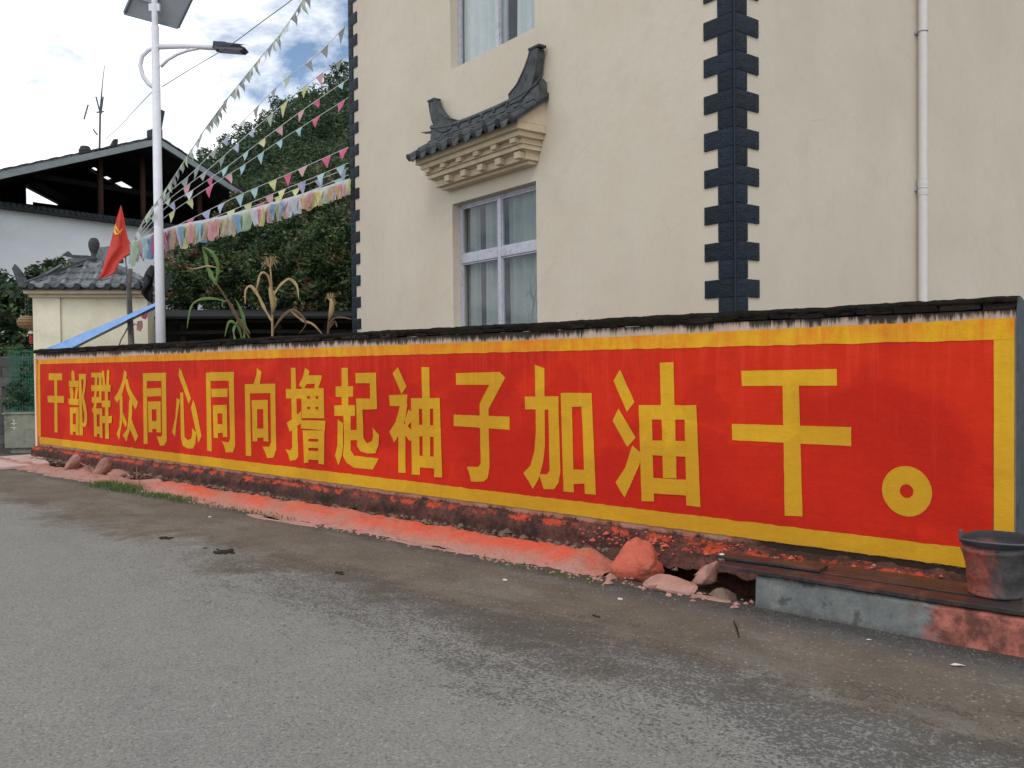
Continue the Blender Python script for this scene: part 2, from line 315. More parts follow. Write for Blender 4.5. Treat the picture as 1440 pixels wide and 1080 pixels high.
M = dict(
    house=m_house(), body=m_body(), plinth=m_plinth(), apron=m_apron(), road=m_road(), kerb=m_kerb(), glass=m_glass(), bucket=m_bucket(),
    red=m_paint('red_wall_paint', (.64, .030, .010), (.52, .020, .009), (.45, .030, .012), .10),
    yellow=m_paint('yellow_letter_paint', (.70, .385, .022), (.60, .31, .02), (.66, .24, .03), -.02),
    band=m_paint('yellow_band_paint', (.72, .38, .018), (.68, .28, .02), (.72, .17, .02), .16),
    edge=m_paint('orange_edge_paint', (.80, .14, .03), (.75, .20, .05), (.7, .1, .03), .1),
    endcap=simple('wall_end_render', (.075, .09, .10), .7, .3, 9, .5, dirt=(.03, .035, .03)),
    brick=simple('mossy_brick', (.022, .016, .013), .95, .6, 18, 1, .02, dirt=(.02, .022, .015), perobj=.6),
    mud=simple('weathered_mud_cap', (.026, .022, .017), 1.0, .5, 12, 1, .03, spec=.05, dirt=(.009, .010, .007)),
    quoin=simple('dark_slate_tile', (.006, .016, .030), .55, .6, 9, 1, .02, spec=.3, perobj=.3),
    grout=simple('quoin_joint', (.022, .032, .045), .8, .2, 20, .2),
    rtile=simple('grey_roof_tile', (.19, .21, .225), .85, .45, 12, .6, .008, dirt=(.045, .05, .045), perobj=.35),
    rtile2=simple('dark_canopy_tile', (.075, .082, .086), .8, .45, 12, .7, .008, dirt=(.02, .022, .02), perobj=.3),
    cream=simple('cream_trim', (.62, .52, .37), .85, .12, 6, .3, dirt=(.48, .40, .28)),
    pier=simple('pier_plaster', (.80, .75, .58), .88, .12, 2.5, .3, .004, dirt=(.64, .58, .45)),
    alu=simple('aluminium_frame', (.50, .51, .58), .45, .15, 20, .1, metal=.2, spec=.5, dirt=(.30, .30, .34)),
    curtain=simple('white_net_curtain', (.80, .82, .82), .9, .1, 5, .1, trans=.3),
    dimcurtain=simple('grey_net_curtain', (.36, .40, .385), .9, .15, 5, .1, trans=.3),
    dark=simple('dark_interior', (.012, .014, .014), .9, .2, 3, 0),
    pvc=simple('pale_plastic_pipe', (.68, .66, .64), .45, .06, 8, .05, spec=.45),
    steel=simple('painted_lamp_steel', (.74, .75, .82), .4, .08, 6, .05, spec=.5),
    panelback=simple('solar_panel_back', (.34, .37, .40), .6, .08, 3, .05), pframe=simple('panel_frame', (.20, .23, .28), .5, .1, 6, .1),
    cell=simple('solar_cells', (.01, .015, .04), .15, .2, 10, 0, spec=.6), lamp=simple('lamp_casing', (.08, .09, .11), .5, .15, 10, .1),
    wood=simple('dark_timber', (.020, .016, .014), .85, .4, 7, .6, .01), rust=simple('reddish_post', (.085, .042, .03), .8, .3, 8, .4),
    oldroof=simple('old_roof_tile', (.05, .058, .062), .85, .4, 5, .8, .02), verge=simple('grey_verge_board', (.27, .31, .32), .8, .2, 4, .3),
    white=simple('whitewashed_wall', (.80, .84, .86), .9, .08, 1.2, .3, .006, dirt=(.68, .73, .76)),
    plank=simple('wet_plank', (.032, .024, .023), .4, .5, 6, .7, .006, spec=.5, dirt=(.13, .045, .035), perobj=.3),
    pebble=simple('roadside_pebble', (.16, .155, .145), .85, .4, 30, .5, perobj=0), dung=simple('dry_mud_lump', (.035, .028, .02), .95, .4, 30, 1, .01),
    rock=simple('paint_washed_rock', (.60, .14, .085), .85, .35, 3.5, 1, .02, dirt=(.34, .22, .19)), rock2=simple('pinkish_rock', (.45, .24, .19), .85, .3, 5, .8, .01, dirt=(.30, .22, .19)),
    brownrock=simple('brown_rock', (.19, .14, .10), .85, .35, 6, .8, .01, dirt=(.06, .05, .04)), pale=simple('pale_lump', (.70, .64, .62), .8, .1, 8, .3),
    soil=simple('yard_soil', (.10, .085, .065), .95, .35, 1.5, .8, .02), hill=simple('hill_grass', (.05, .072, .034), .95, .4, .4, .5, .05, dirt=(.06, .055, .03)),
    block=simple('old_grey_block', (.105, .105, .098), .9, .35, 6, .7, .01, dirt=(.035, .045, .03), perobj=.3),
    planter=simple('mossy_concrete', (.25, .26, .21), .9, .25, 5, .6, .008, dirt=(.035, .042, .025)), chalk=simple('faded_white_paint', (.5, .52, .45), .8, .2, 30, .2),
    net=simple('green_net', (.02, .16, .10), .7, .2, 8, 0), cloth=simple('pink_splashed_sheet', (.56, .42, .38), .85, .2, 3, .4, .008, dirt=(.55, .22, .16)),
    tarp=simple('blue_tarp', (.20, .38, .74), .5, .15, 9, .3, .006, spec=.4), post=simple('grey_wood_post', (.16, .15, .13), .85, .3, 10, .5),
    flag=simple('red_flag_cloth', (.70, .085, .065), .75, .12, 6, .1, trans=.3), gold=simple('yellow_emblem', (.85, .55, .08), .7, .05, 6, 0),
    lantern=simple('woven_lantern', (.34, .22, .11), .85, .35, 25, .9, .01), string=simple('white_string', (.6, .62, .6), .8, .1, 20, 0),
    wire=simple('thin_wire', (.10, .11, .13), .6, .1, 20, 0), tassel=simple('dull_red_tassel', (.35, .05, .045), .8, .2, 20, .2), litter=simple('white_scrap', (.62, .60, .56), .8, .1, 10, .1),
    leafA=m_leaf('leaf_dark_green', (.034, .066, .032)), leafB=m_leaf('leaf_mid_green', (.095, .155, .060)), leafC=m_leaf('leaf_reddish', (.26, .15, .11)),
    leafH=m_leaf('leaf_hill_green', (.055, .100, .045), .35, .2), leafY=m_leaf('leaf_yellow_green', (.10, .14, .055)), grass=m_leaf('grass_blade', (.10, .16, .045)),
    corng=m_leaf('corn_green', (.12, .21, .06), .2), cornd=m_leaf('corn_dry', (.42, .30, .16), .25), cornb=m_leaf('corn_brown', (.16, .09, .05), .3), bark=simple('bark', (.07, .055, .04), .9, .4, 12, .8))
PC = dict(w=(.80, .82, .86), b=(.52, .78, .82), l=(.58, .58, .84), y=(.84, .84, .44), p=(.84, .20, .36), k=(.85, .50, .54), g=(.60, .74, .56), s=(.36, .56, .80), o=(.82, .62, .42), d=(.42, .45, .45))
for k_, c_ in PC.items(): M['f' + k_] = simple('bunting_' + {'w': 'white', 'b': 'aqua', 'l': 'lilac', 'y': 'lemon', 'p': 'magenta', 'k': 'pink', 'g': 'sage', 's': 'sky_blue', 'o': 'apricot', 'd': 'smoke_grey'}[k_], c_, .7, .1, 8, 0, trans=.4)
# ================================================================== GROUND
b = MB(); b.grid(lambda u, v: (-400 + 800 * u, -200 + 900 * v, -.14), 8, 8); tag(b.build('ground', M['soil']), kind='structure')
b = MB()
def rp(s0, s1, u0_, u1_, nu, nv): b.grid(lambda i, j: (lerp(s0, s1, i), lerp(u0_, u1_, j), 0), nu, nv)
rp(-45, 60, .80, 45, 60, 40); rp(16.35, 60, -40, .80, 30, 30)
tag(b.build('road', M['road'], M=WF), kind='structure')
b = MB()
def hz(x, y):
    rx = 19.1 + .59 * (x + 26); rx = 3 + 45 * smooth(-4, 60, rx) if rx < 45 else 42
    zr = max(2, min(40, 14.6 + .57 * (x + 26))) if x > -45 else max(0.5, 2.9 + .2 * (x + 45))
    return -.3 + zr * smooth(30, 70, y + .15 * (x + 20)) + 1.2 * nz(x, y, 3, .09)
b.grid(lambda i, j: (lerp(-110, 90, i), lerp(30, 170, j), hz(lerp(-110, 90, i), lerp(30, 170, j))), 70, 45)
tag(b.build('hill', M['hill'], smooth=True), kind='structure')
# ================================================================== SLOGAN WALL
wall = thing('slogan_wall', 'long low red plastered wall with big yellow Chinese slogan and yellow border', 'wall', WF)
Lw = 16.13; TH = .20
b = MB(); b.grid(lambda i, j: (lerp(0, Lw, i), .004 * nz(i * 60, j * 6, 1, 1) - .003, lerp(-.14, 1.93, j)), 320, 30)
b.add([(0, -.003, -.14), (0, -TH, -.14), (0, -TH, 1.93), (0, -.003, 1.93), (Lw, -.003, -.14), (Lw, -TH, -.14), (Lw, -TH, 1.93), (Lw, -.003, 1.93)], [(0, 1, 2, 3), (4, 7, 6, 5), (1, 5, 6, 2), (3, 2, 6, 7), (0, 4, 5, 1)])
b.build('plaster', M['body'], wall)
# dark rendered end of the wall, rounded at the top
b = MB(); prof = [(.014, -.14), (.014, 1.90), (-.01, 2.0), (-.05, 2.012), (-.11, 2.00), (-.17, 1.97), (-.205, 1.92), (-.21, -.14)]
b.slab([(0, y, z) for y, z in prof], (-.012, 0, 0)); b.build('end_render', M['endcap'], wall, bevel=.004)
def wp(px, py, u=0.0):
    p = loc(px, py, WF, 1, u); return p.x, p.z
def rag(pts, step=.05, amp=.002, seed=0):
    """subdivide a closed (s,z) outline and waver it like a hand-cut brush edge"""
    out = []; n = len(pts)
    for i in range(n):
        a, c = pts[i], pts[(i + 1) % n]; L = math.hypot(c[0] - a[0], c[1] - a[1]); k = max(1, int(L / step))
        for j in range(k):
            t = j / k; s_, z_ = lerp(a[0], c[0], t), lerp(a[1], c[1], t)
            q = amp if j else amp * .4
            out.append((s_ + q * nz(s_ * 14 + seed, z_ * 14, 2), z_ + q * nz(s_ * 14, z_ * 14 + seed, 7)))
    return out
def sheet(bm, pts, u):
    P = [Vector((s_, u, z_)) for s_, z_ in pts]; tr = tessellate_polygon([P])
    fs = []
    for a, c, d in tr:
        nrm = (P[c] - P[a]).cross(P[d] - P[a]); fs.append((a, c, d) if nrm.y > 0 else (a, d, c))
    bm.add(P, fs)
zT0, zT1, zB0, zB1 = 1.742, 1.848, .264, .390
b = MB(); sheet(b, rag([(.13, zB1 - .02), (15.96, zB1 - .02), (15.96, zT0 + .02), (.13, zT0 + .02)], .1, .004), .0045); b.build('red_panel', M['red'], wall)
b = MB(); sheet(b, rag([(.128, zT0), (15.98, zT0 - .004), (16.0, zT1 - .03), (9, zT1), (3, zT1 + .002), (1.2, zT1 + .02), (.012, zT1 + .03), (.012, zT0)], .06, .007), .0085); tag(b.build('border_band', M['band'], wall), 'yellow band with orange streaks along the top of the red panel')
b = MB(); sheet(b, rag([(.128, zB1), (15.98, zB1), (15.98, zB0), (9, zB0 - .005), (.35, zB0), (.012, zB0 - .02), (.012, zB1)], .06, .007, 3), .0085); tag(b.build('border_band', M['yellow'], wall), 'yellow band along the foot of the red panel')
b = MB(); sheet(b, rag([(.012, zB1 + .001), (.126, zB1 + .001), (.128, zT0 - .001), (.012, zT0 - .001)], .08, .002, 5), .0085); tag(b.build('border_band', M['yellow'], wall), 'yellow upright band at the right end')
b = MB(); sheet(b, rag([(15.93, zB1 + .001), (16.04, zB1 + .001), (16.02, zT0 - .006), (15.90, zT0 - .006)], .1, .002, 9), .0085); b.build('border_band', M['yellow'], wall)
b = MB(); sheet(b, rag([(16.045, .06), (16.125, .02), (16.125, 1.84), (16.03, 1.84)], .1, .004, 9), .0085); tag(b.build('border_band', M['edge'], wall), 'orange-red upright stripe at the far left end')
# ---- the sixteen marks of the slogan, traced stroke by stroke
Z = {1: (50, 480, 6.0), 2: (190, 490, 5.1429), 3: (390, 490, 5.1417), 4: (620, 490, 4.5), 5: (840, 480, 4.1538), 6: (1000, 480, 3.8559)}
CH = [
 (1, 'gan', [[(115,270),(228,270),(228,328),(115,328)],[(105,458),(245,462),(243,520),(108,515)],[(162,300),(186,300),(190,768),(165,768)]]),
 (1, 'bu', [[(315,240),(332,262),(338,336),(308,336),(305,265)],[(285,333),(368,333),(368,385),(287,385)],[(290,392),(315,388),(325,430),(322,484),(300,484)],[(345,388),(368,392),(358,440),(352,484),(334,484)],[(280,482),(370,485),(370,540),(285,532)],[(295,557),(320,557),(320,788),(297,785)],[(348,557),(370,557),(370,792),(346,790)],[(318,557),(350,557),(350,610),(318,608)],[(318,700),(350,700),(350,764),(318,762)],[(372,275),(392,275),(406,795),(376,792)],[(390,275),(432,275),(432,335),(424,420),(414,470),(430,530),(442,610),(442,690),(430,718),(410,722),(400,690),(416,684),(418,610),(404,540),(396,470),(408,400),(412,322),(391,320)]]),
 (1, 'qun', [[(475,265),(566,265),(566,306),(475,304)],[(473,370),(566,370),(566,420),(475,420)],[(478,470),(560,470),(560,517),(480,519)],[(505,302),(528,302),(522,400),(518,472),(498,472),(504,400)],[(540,270),(562,270),(562,518),(543,518)],[(500,515),(522,515),(516,570),(502,625),(480,580),(494,552)],[(494,566),(522,566),(524,805),(499,803)],[(546,566),(568,566),(572,815),(548,812)],[(520,566),(548,566),(548,615),(520,615)],[(522,718),(550,720),(550,782),(522,778)],[(566,245),(585,252),(595,368),(574,368)],[(612,240),(630,246),(626,368),(602,368)],[(558,365),(640,368),(640,425),(558,420)],[(592,400),(617,400),(628,824),(596,820)],[(566,500),(640,500),(640,555),(568,555)],[(563,630),(652,630),(650,690),(565,690)]]),
 (1, 'zhong', [[(752,240),(775,265),(768,330),(745,400),(735,445),(712,485),(692,518),(668,478),(710,410),(738,330)],[(760,330),(780,318),(800,400),(835,460),(870,515),(850,574),(820,530),(795,470),(770,400)],[(713,462),(738,458),(740,560),(735,680),(724,740),(710,832),(688,780),(712,720),(718,600)],[(738,590),(757,640),(777,690),(765,727),(742,680),(734,640)],[(795,488),(817,500),(820,600),(814,660),(802,740),(772,848),(742,790),(778,740),(790,640)],[(814,650),(827,690),(872,800),(848,848),(824,790),(803,740)]]),
 (2, 'tong', [[(60,180),(88,180),(94,690),(66,690)],[(86,178),(228,176),(228,235),(86,235)],[(195,233),(228,233),(233,670),(215,700),(185,705),(172,668),(160,634),(190,640),(200,625)],[(90,290),(193,285),(193,345),(92,348)],[(97,385),(190,382),(190,440),(97,440)],[(98,438),(125,438),(131,606),(103,606)],[(160,438),(190,438),(193,608),(160,606)],[(127,525),(161,525),(161,582),(130,582)]]),
 (2, 'xin', [[(322,140),(340,165),(408,360),(392,402),(318,195)],[(305,358),(328,372),(305,520),(292,640),(272,605),(295,500)],[(330,320),(352,318),(362,640),(385,662),(410,655),(418,610),(415,575),(447,610),(440,690),(425,722),(390,724),(350,705),(336,650)],[(425,370),(445,430),(485,635),(462,684),(408,430)]]),
 (2, 'tong', [[(516,175),(548,175),(558,745),(525,740)],[(546,172),(718,170),(718,232),(546,235)],[(682,230),(718,230),(728,700),(712,750),(660,752),(648,706),(630,670),(680,680),(692,650)],[(555,292),(673,290),(673,350),(558,352)],[(567,410),(668,408),(670,470),(568,470)],[(568,468),(600,468),(604,648),(573,645)],[(636,468),(670,468),(673,640),(640,640)],[(602,548),(640,548),(640,610),(603,612)]]),
 (2, 'xiang', [[(885,142),(918,170),(905,258),(860,260),(882,190)],[(798,258),(834,258),(844,778),(805,775)],[(832,258),(1018,255),(1018,322),(832,325)],[(983,320),(1018,320),(1026,730),(1005,790),(960,793),(945,750),(925,708),(975,712),(988,680)],[(847,375),(965,372),(966,438),(850,440)],[(850,438),(888,438),(890,672),(855,670)],[(932,436),(966,436),(970,675),(935,670)],[(888,580),(936,580),(936,645),(888,645)]]),
 (3, 'lu', [[(102,140),(135,140),(155,780),(140,805),(95,812),(82,765),(63,728),(100,737),(112,715)],[(66,293),(178,293),(178,362),(68,362)],[(177,452),(180,540),(130,570),(96,602),(84,570),(72,538),(120,505)],[(205,138),(237,165),(228,210),(215,262),(197,292),(160,266),(190,205)],[(228,194),(326,194),(324,222),(300,290),(270,290),(278,255),(215,258)],[(178,288),(222,288),(222,505),(182,505)],[(302,287),(340,288),(345,506),(302,505)],[(243,289),(283,289),(283,504),(243,504)],[(220,289),(304,289),(304,345),(220,345)],[(220,364),(304,364),(304,422),(220,422)],[(220,440),(304,440),(304,504),(220,504)],[(176,518),(355,522),(352,592),(178,578)],[(190,590),(232,592),(232,825),(200,828)],[(302,592),(348,592),(345,840),(304,832)],[(230,591),(304,593),(304,655),(230,653)],[(230,672),(304,674),(304,720),(230,718)],[(230,738),(304,742),(304,808),(230,802)]]),
 (3, 'qi', [[(468,140),(514,140),(518,420),(470,420)],[(425,275),(552,272),(552,348),(427,350)],[(415,412),(567,410),(567,488),(418,488)],[(483,480),(535,480),(535,735),(560,775),(738,795),(718,835),(695,875),(560,862),(505,825),(478,775),(488,680)],[(533,590),(582,588),(582,662),(533,665)],[(442,512),(482,542),(480,620),(482,700),(470,780),(448,845),(422,775),(440,700)],[(570,178),(720,175),(720,252),(572,252)],[(675,250),(720,250),(728,440),(678,440)],[(575,363),(680,362),(680,442),(578,442)],[(578,438),(622,438),(630,650),(655,685),(690,670),(700,630),(695,572),(742,625),(738,700),(715,758),(660,760),(610,745),(582,705)]]),
 (3, 'xiu', [[(875,135),(938,275),(902,330),(838,180)],[(812,338),(945,332),(940,412),(885,416),(818,416)],[(892,408),(945,400),(935,480),(915,560),(875,640),(850,680),(815,602),(860,530)],[(880,560),(930,540),(932,900),(880,897)],[(955,440),(985,470),(983,520),(940,570),(925,520),(940,480)],[(925,540),(985,600),(990,640),(965,672),(928,625)],[(1047,135),(1104,135),(1108,360),(1052,360)],[(972,360),(1029,360),(1037,915),(978,910)],[(1132,358),(1180,357),(1198,932),(1140,930)],[(1052,359),(1110,359),(1112,780),(1058,780)],[(1025,360),(1135,359),(1135,436),(1027,436)],[(1027,552),(1137,555),(1139,640),(1030,635)],[(1032,775),(1142,782),(1144,868),(1035,858)]]),
 (4, 'zi', [[(98,157),(375,148),(410,185),(305,385),(305,428),(250,428),(248,350),(310,230),(100,230)],[(85,418),(438,432),(438,515),(85,490)],[(250,422),(306,422),(312,750),(300,820),(275,842),(195,842),(185,795),(168,748),(240,750),(256,730)]]),
 (4, 'jia', [[(598,103),(658,125),(660,385),(662,620),(650,720),(620,830),(585,888),(555,835),(525,788),(570,740),(595,650),(605,520)],[(535,305),(748,303),(748,388),(537,385)],[(684,386),(748,386),(760,780),(748,850),(720,890),(655,890),(625,795),(675,797),(692,770)],[(762,282),(832,280),(842,770),(846,910),(780,905)],[(890,282),(958,282),(985,925),(915,920),(903,560)],[(830,281),(895,281),(898,368),(830,370)],[(840,765),(914,767),(914,855),(843,858)]]),
 (5, 'you', [[(135,165),(220,355),(175,412),(98,230)],[(127,393),(227,562),(178,617),(92,463)],[(208,608),(262,655),(250,720),(205,820),(163,912),(135,870),(110,822),(165,740)],[(368,125),(448,122),(455,375),(375,375)],[(245,372),(320,372),(335,935),(262,932)],[(512,375),(582,372),(606,968),(524,958)],[(378,373),(457,373),(467,800),(388,797)],[(316,372),(515,374),(515,457),(316,457)],[(318,578),(520,582),(520,674),(323,665)],[(326,797),(522,808),(524,900),(332,888)]]),
 (6, 'gan', [[(165,160),(683,150),(685,240),(170,242)],[(115,447),(762,465),(762,568),(118,535)],[(390,238),(478,238),(498,948),(402,945)]]),
]
for ci, (z_, nm, strokes) in enumerate(CH):
    ox, oy, k = Z[z_]; b = MB()
    for j, st in enumerate(strokes):
        sheet(b, rag([wp(ox + x / k, oy + y / k) for x, y in st], .07, .003, ci), .008 + j * .0005)
    tag(b.build('painted_character', M['yellow'], wall), 'yellow character number %d of the slogan' % (ci + 1))
b = MB(); cs, cz = wp(1000 + 1062 / 3.856, 480 + 812 / 3.856); e1 = wp(1000 + 929 / 3.856, 480 + 812 / 3.856)[0] - cs; e2 = cz - wp(1000 + 1062 / 3.856, 480 + 948 / 3.856)[1]
vs = []
for k in range(48):
    q = 2 * math.pi * k / 48
    vs += [(cs + e1 * (1 + .012 * nz(q, 2)) * math.cos(q), .008, cz + e2 * (1 + .012 * nz(q, 5)) * math.sin(q)), (cs + e1 * .27 * math.cos(q), .008, cz + e2 * .27 * math.sin(q))]
b.add(vs, [(2 * k, 2 * k + 1, (2 * k + 3) % 96, (2 * k + 2) % 96) for k in range(48)]); tag(b.build('full_stop', M['yellow'], wall), 'yellow ring of the full stop at the right end')
# ---- coping: a course of rough bricks under a weathered mud cap
s_ = .01; i = 0
while s_ < Lw:
    w = rnd.uniform(.15, .29); e = min(s_ + w - .012, Lw)
    b = MB(); j = lambda a=.009: rnd.uniform(-a, a); z0 = 1.936 + j(.006); z1 = 1.972 + j(.006); y1 = .020 + j(.018)
    vs = [(x + j(), y + j(.004), z + j(.004)) for z in (z0, (z0 + z1) / 2, z1) for y in (-TH - .02, y1) for x in (s_, (s_ + e) / 2, e)]
    fs = []
    for L_ in (0, 1):
        o = L_ * 6
        for q in (0, 1): fs += [(o + q, o + q + 1, o + q + 7, o + q + 6), (o + 4 + q, o + 3 + q, o + 9 + q, o + 10 + q)]
        fs += [(o, o + 6, o + 9, o + 3), (o + 2, o + 5, o + 11, o + 8)]
    fs += [(0, 3, 4, 1), (1, 4, 5, 2), (12, 13, 16, 15), (13, 14, 17, 16)]
    b.add(vs, fs); b.build('brick', M['brick'], wall, bevel=.004); s_ += w
b = MB()
CP = [(.020, 1.974), (.028, 1.985), (.012, 2.003), (-.05, 2.016), (-.12, 2.016), (-.20, 1.995), (-.225, 1.974)]
def cap(i, j):
    q = j * (len(CP) - 1); a = min(int(q), len(CP) - 2); y, z = (lerp(CP[a][k], CP[a + 1][k], q - a) for k in (0, 1)); s = lerp(0, Lw, i)
    k = .012 * nz(s, y, 2, 5) + .008 * nz(s, y, 5, 19) + .004 * nz(s, y, 8, 60); dr_ = max(0, nz(s, 3, 0, 2.2) + .5 * nz(s, 5, 0, 9) + .40) * .060 * smooth(.14, 0, j); return (s, y + k + (.004 if dr_ > .01 else 0), z + k * .8 + .006 * nz(s, 0, 0, 1.2) - dr_)
b.grid(cap, 520, 12); b.build('mud_cap', M['mud'], wall, smooth=True)
# ---- plinth below the plaster
b = MB()
PP = [(.003, .212), (.022, .203), (.045, .190), (.050, .17), (.075, .13), (.085, .02), (.13, -.03), (.16, -.15)]
def plin(i, j):
    q = j * (len(PP) - 1); a = min(int(q), len(PP) - 2); y, z = (lerp(PP[a][k], PP[a + 1][k], q - a) for k in (0, 1)); s = lerp(-.3, Lw, i)
    r_ = min(1, j * 3); bulge = .09 * smooth(1.7, .6, s) * r_ + .05 * smooth(15.5, 16, s) * r_
    k = r_ * (.022 * nz(s, z * 2, 1, 4) + .014 * nz(s, z, 4, 14) + .006 * nz(s, z, 7, 40)); return (s, max(.003, y + k + bulge), z + r_ * .012 * nz(s, z, 9, 9))
b.grid(plin, 700, 18); b.build('plinth', M['plinth'], wall, smooth=True)
# ================================================================== MORTAR APRON AND ROADSIDE STONES
b = MB()
AP = [(.30, -.14), (.40, .02), (.47, .085), (.55, .115), (.62, .105), (.70, .070), (.79, .028), (.87, .006), (.90, -.02)]
def apr(i, j):
    q = j * (len(AP) - 1); a = min(int(q), len(AP) - 2); y, z = (lerp(AP[a][k], AP[a + 1][k], q - a) for k in (0, 1)); s = lerp(2.62, 16.1, i)
    far = smooth(6, 15, s) * .12; wide = 1 + .12 * nz(s, 0, 0, .9); ed = (.05 * nz(s, 3, 1, 3.1) + .03 * nz(s, 7, 1, 13) + .015 * nz(s, 9, 1, 40)) * smooth(.5, 1, j)
    hh = (1 + .30 * nz(s, 1, 0, 1.3)) * (1 - .92 * smooth(2.95, 2.62, s)) * (1 - .6 * smooth(9.8, 10.6, s) * (1 - .5 * nz(s, 2, 2, 3)))
    return (s, (y - .5) * wide + .5 + ed + far, (z * hh if z > 0 else z) + (.026 * nz(s, y, 1, 6) + .016 * nz(s, y, 4, 19) + .010 * nz(s, y, 9, 48) - .02 * max(0, nz(s, y, 14, 3.3) - .35) * 3) * (0 if j > .98 else 1))
b.grid(apr, 900, 30); tag(b.build('mortar_apron', M['apron'], M=WF, smooth=True), 'rough mortar ridge washed with salmon red paint along the wall foot', 'kerb')
def lump(name, label, cat, s, u, z, size, mat, seed, peak=0, rot=0, lean=(0, 0), group=None, kind=None):
    bm = MB(); n, m = 44, 30; vs = []
    for j in range(m + 1):
        th = math.pi * j / m
        for i in range(n):
            ph = 2 * math.pi * i / n; d = Vector((math.sin(th) * math.cos(ph), math.sin(th) * math.sin(ph), math.cos(th)))
            r_ = 1 + .30 * noise.noise(d * 1.4 + Vector((seed, 0, 0))) + .09 * noise.noise(d * 4 + Vector((seed, 3, 0))) + .045 * noise.noise(d * 9 + Vector((seed, 3, 0))) + .025 * noise.noise(d * 22)
            p = d * r_; k = max(0, p.z); sh = 1 - peak * k * .75
            vs.append((p.x * size[0] * sh + lean[0] * p.z * size[2], p.y * size[1] * sh + lean[1] * p.z * size[2], p.z * size[2]))
    bm.add(vs, [(j * n + i, (j + 1) * n + i, (j + 1) * n + (i + 1) % n, j * n + (i + 1) % n) for j in range(m) for i in range(n)])
    o = bm.build(name, mat, M=WF @ Matrix.Translation((s, u, z)) @ Matrix.Rotation(rot, 4, 'Z'), smooth=True); return tag(o, label, cat, group, kind)
CR = []
def gl(px, py, z=0): p = loc(px, py, WF, 2, z); return p.x, p.y
q = gl(880, 812); lump('boulder', 'large pointed boulder washed bright salmon red at the wall foot', 'rock', q[0] + .0, q[1] - .15, .07, (.215, .17, .20), M['rock'], 3, .52, lean=(-.10, 0))
q = gl(930, 833); CR.append(('boulder', 'flat pinkish slab of mortar right of the pointed red boulder', q[0], q[1] - .14, .0, (.25, .17, .10), M['rock2'], 8))
q = gl(985, 832); CR.append(('boulder', 'slanting pinkish stone beside the dark drain mouth', q[0] + .02, q[1] - .12, .07, (.085, .11, .15), M['rock2'], 12, (-.55, 0)))
q = gl(1012, 845); CR.append(('boulder', 'brown rough stone low in the drain mouth', q[0] + .03, q[1] - .10, -.02, (.12, .11, .09), M['brownrock'], 5))
q = loc(1015, 783, WF, 1, .70); lump('pale_lump', 'small white lump on the end of the planks', 'rock', q.x, .70, q.z, (.028, .03, .026), M['pale'], 2)
for k, (px, py, sz, lab) in enumerate([(80, 664, (.17, .16, .30), 'leftmost leaning pink stone block at the far wall foot'), (118, 670, (.16, .15, .30), 'second leaning pink stone block from the far wall end')]):
    q = gl(px, py); CR.append(('stone_block', lab, q[0] - .15, q[1] - .20, .03, sz, M['rock2'], 20 + k, (-.75, 0)))
for px, py, sz in [(100, 664, (.35, .16, .12)), (145, 671, (.35, .16, .12)), (190, 681, (.4, .13, .10))]:
    q = gl(px, py); CR.append(('mortar_lump', {100: 'pink mortar lump between the two leaning stone blocks', 145: 'pink mortar lump just right of the leaning blocks', 190: 'low pink mortar lump behind the grass patch'}[px], q[0] - .1, q[1] - .18, 0, sz, M['rock2'], px))
def crag(name, label, s, u, z, size, mat, seed, lean=(0, 0), rot=0):
    rr = random.Random(seed); bm = bmesh.new()
    for k in range(15):
        d = Vector((rr.gauss(0, 1), rr.gauss(0, 1), rr.gauss(0, 1))).normalized(); bm.verts.new((d.x, d.y, d.z))
    bmesh.ops.convex_hull(bm, input=bm.verts); bmesh.ops.bevel(bm, geom=bm.edges[:], offset=.10, segments=1, affect='EDGES', profile=.5)
    bmesh.ops.triangulate(bm, faces=bm.faces[:]); bmesh.ops.subdivide_edges(bm, edges=bm.edges[:], cuts=2, use_grid_fill=True)
    for v in bm.verts:
        p = v.co; p = p * (1 + .05 * noise.noise(p * 3 + Vector((seed, 0, 0))) + .03 * noise.noise(p * 9)); v.co = (p.x * size[0] + lean[0] * p.z * size[2], p.y * size[1] + lean[1] * p.z * size[2], p.z * size[2])
    me = bpy.data.meshes.new(name); bm.to_mesh(me); bm.free(); me.materials.append(mat)
    return tag(link(me, name, M=WF @ Matrix.Translation((s, u, z)) @ Matrix.Rotation(rot, 4, 'Z')), label, 'rock')
for a_ in CR: crag(*a_)
def crumbs(n, fn, seed, smin, smax, name, label, mat, cat='rubble'):
    rr = random.Random(seed); b = MB()
    for k in range(n):
        s_, u_, z_ = fn(rr); q = rr.uniform(smin, smax) * (1.8 if rr.random() < .1 else 1); rot = Matrix.Rotation(rr.uniform(0, 6.28), 3, 'Z')
        vs = [Vector((s_, u_, z_)) + rot @ (Vector(v) * q * rr.uniform(.7, 1.3)) for v in ((1, 0, .1), (.2, .8, .2), (-1, .1, .1), (0, -.8, .2), (.3, .2, .8), (-.4, -.1, .7), (0, 0, -.4))]
        b.add(vs, [(0, 1, 4), (1, 5, 4), (1, 2, 5), (2, 3, 5), (3, 4, 5), (3, 0, 4), (1, 0, 6), (2, 1, 6), (3, 2, 6), (0, 3, 6)])
    tag(b.build(name, mat, M=WF), label, cat, kind='stuff')
crumbs(520, lambda r: (r.uniform(2.6, 15.5), .90 + abs(r.gauss(0, .05)), .0), 31, .005, .022, 'mortar_crumbs', 'crumbs of pink mortar along the road edge of the ridge', M['rock2'])
crumbs(700, lambda r: (r.uniform(2.2, 15.8), .14 + abs(r.gauss(0, .12)), .03), 32, .008, .035, 'fallen_rubble', 'dark rubble lying between plinth and mortar ridge', M['brownrock'])
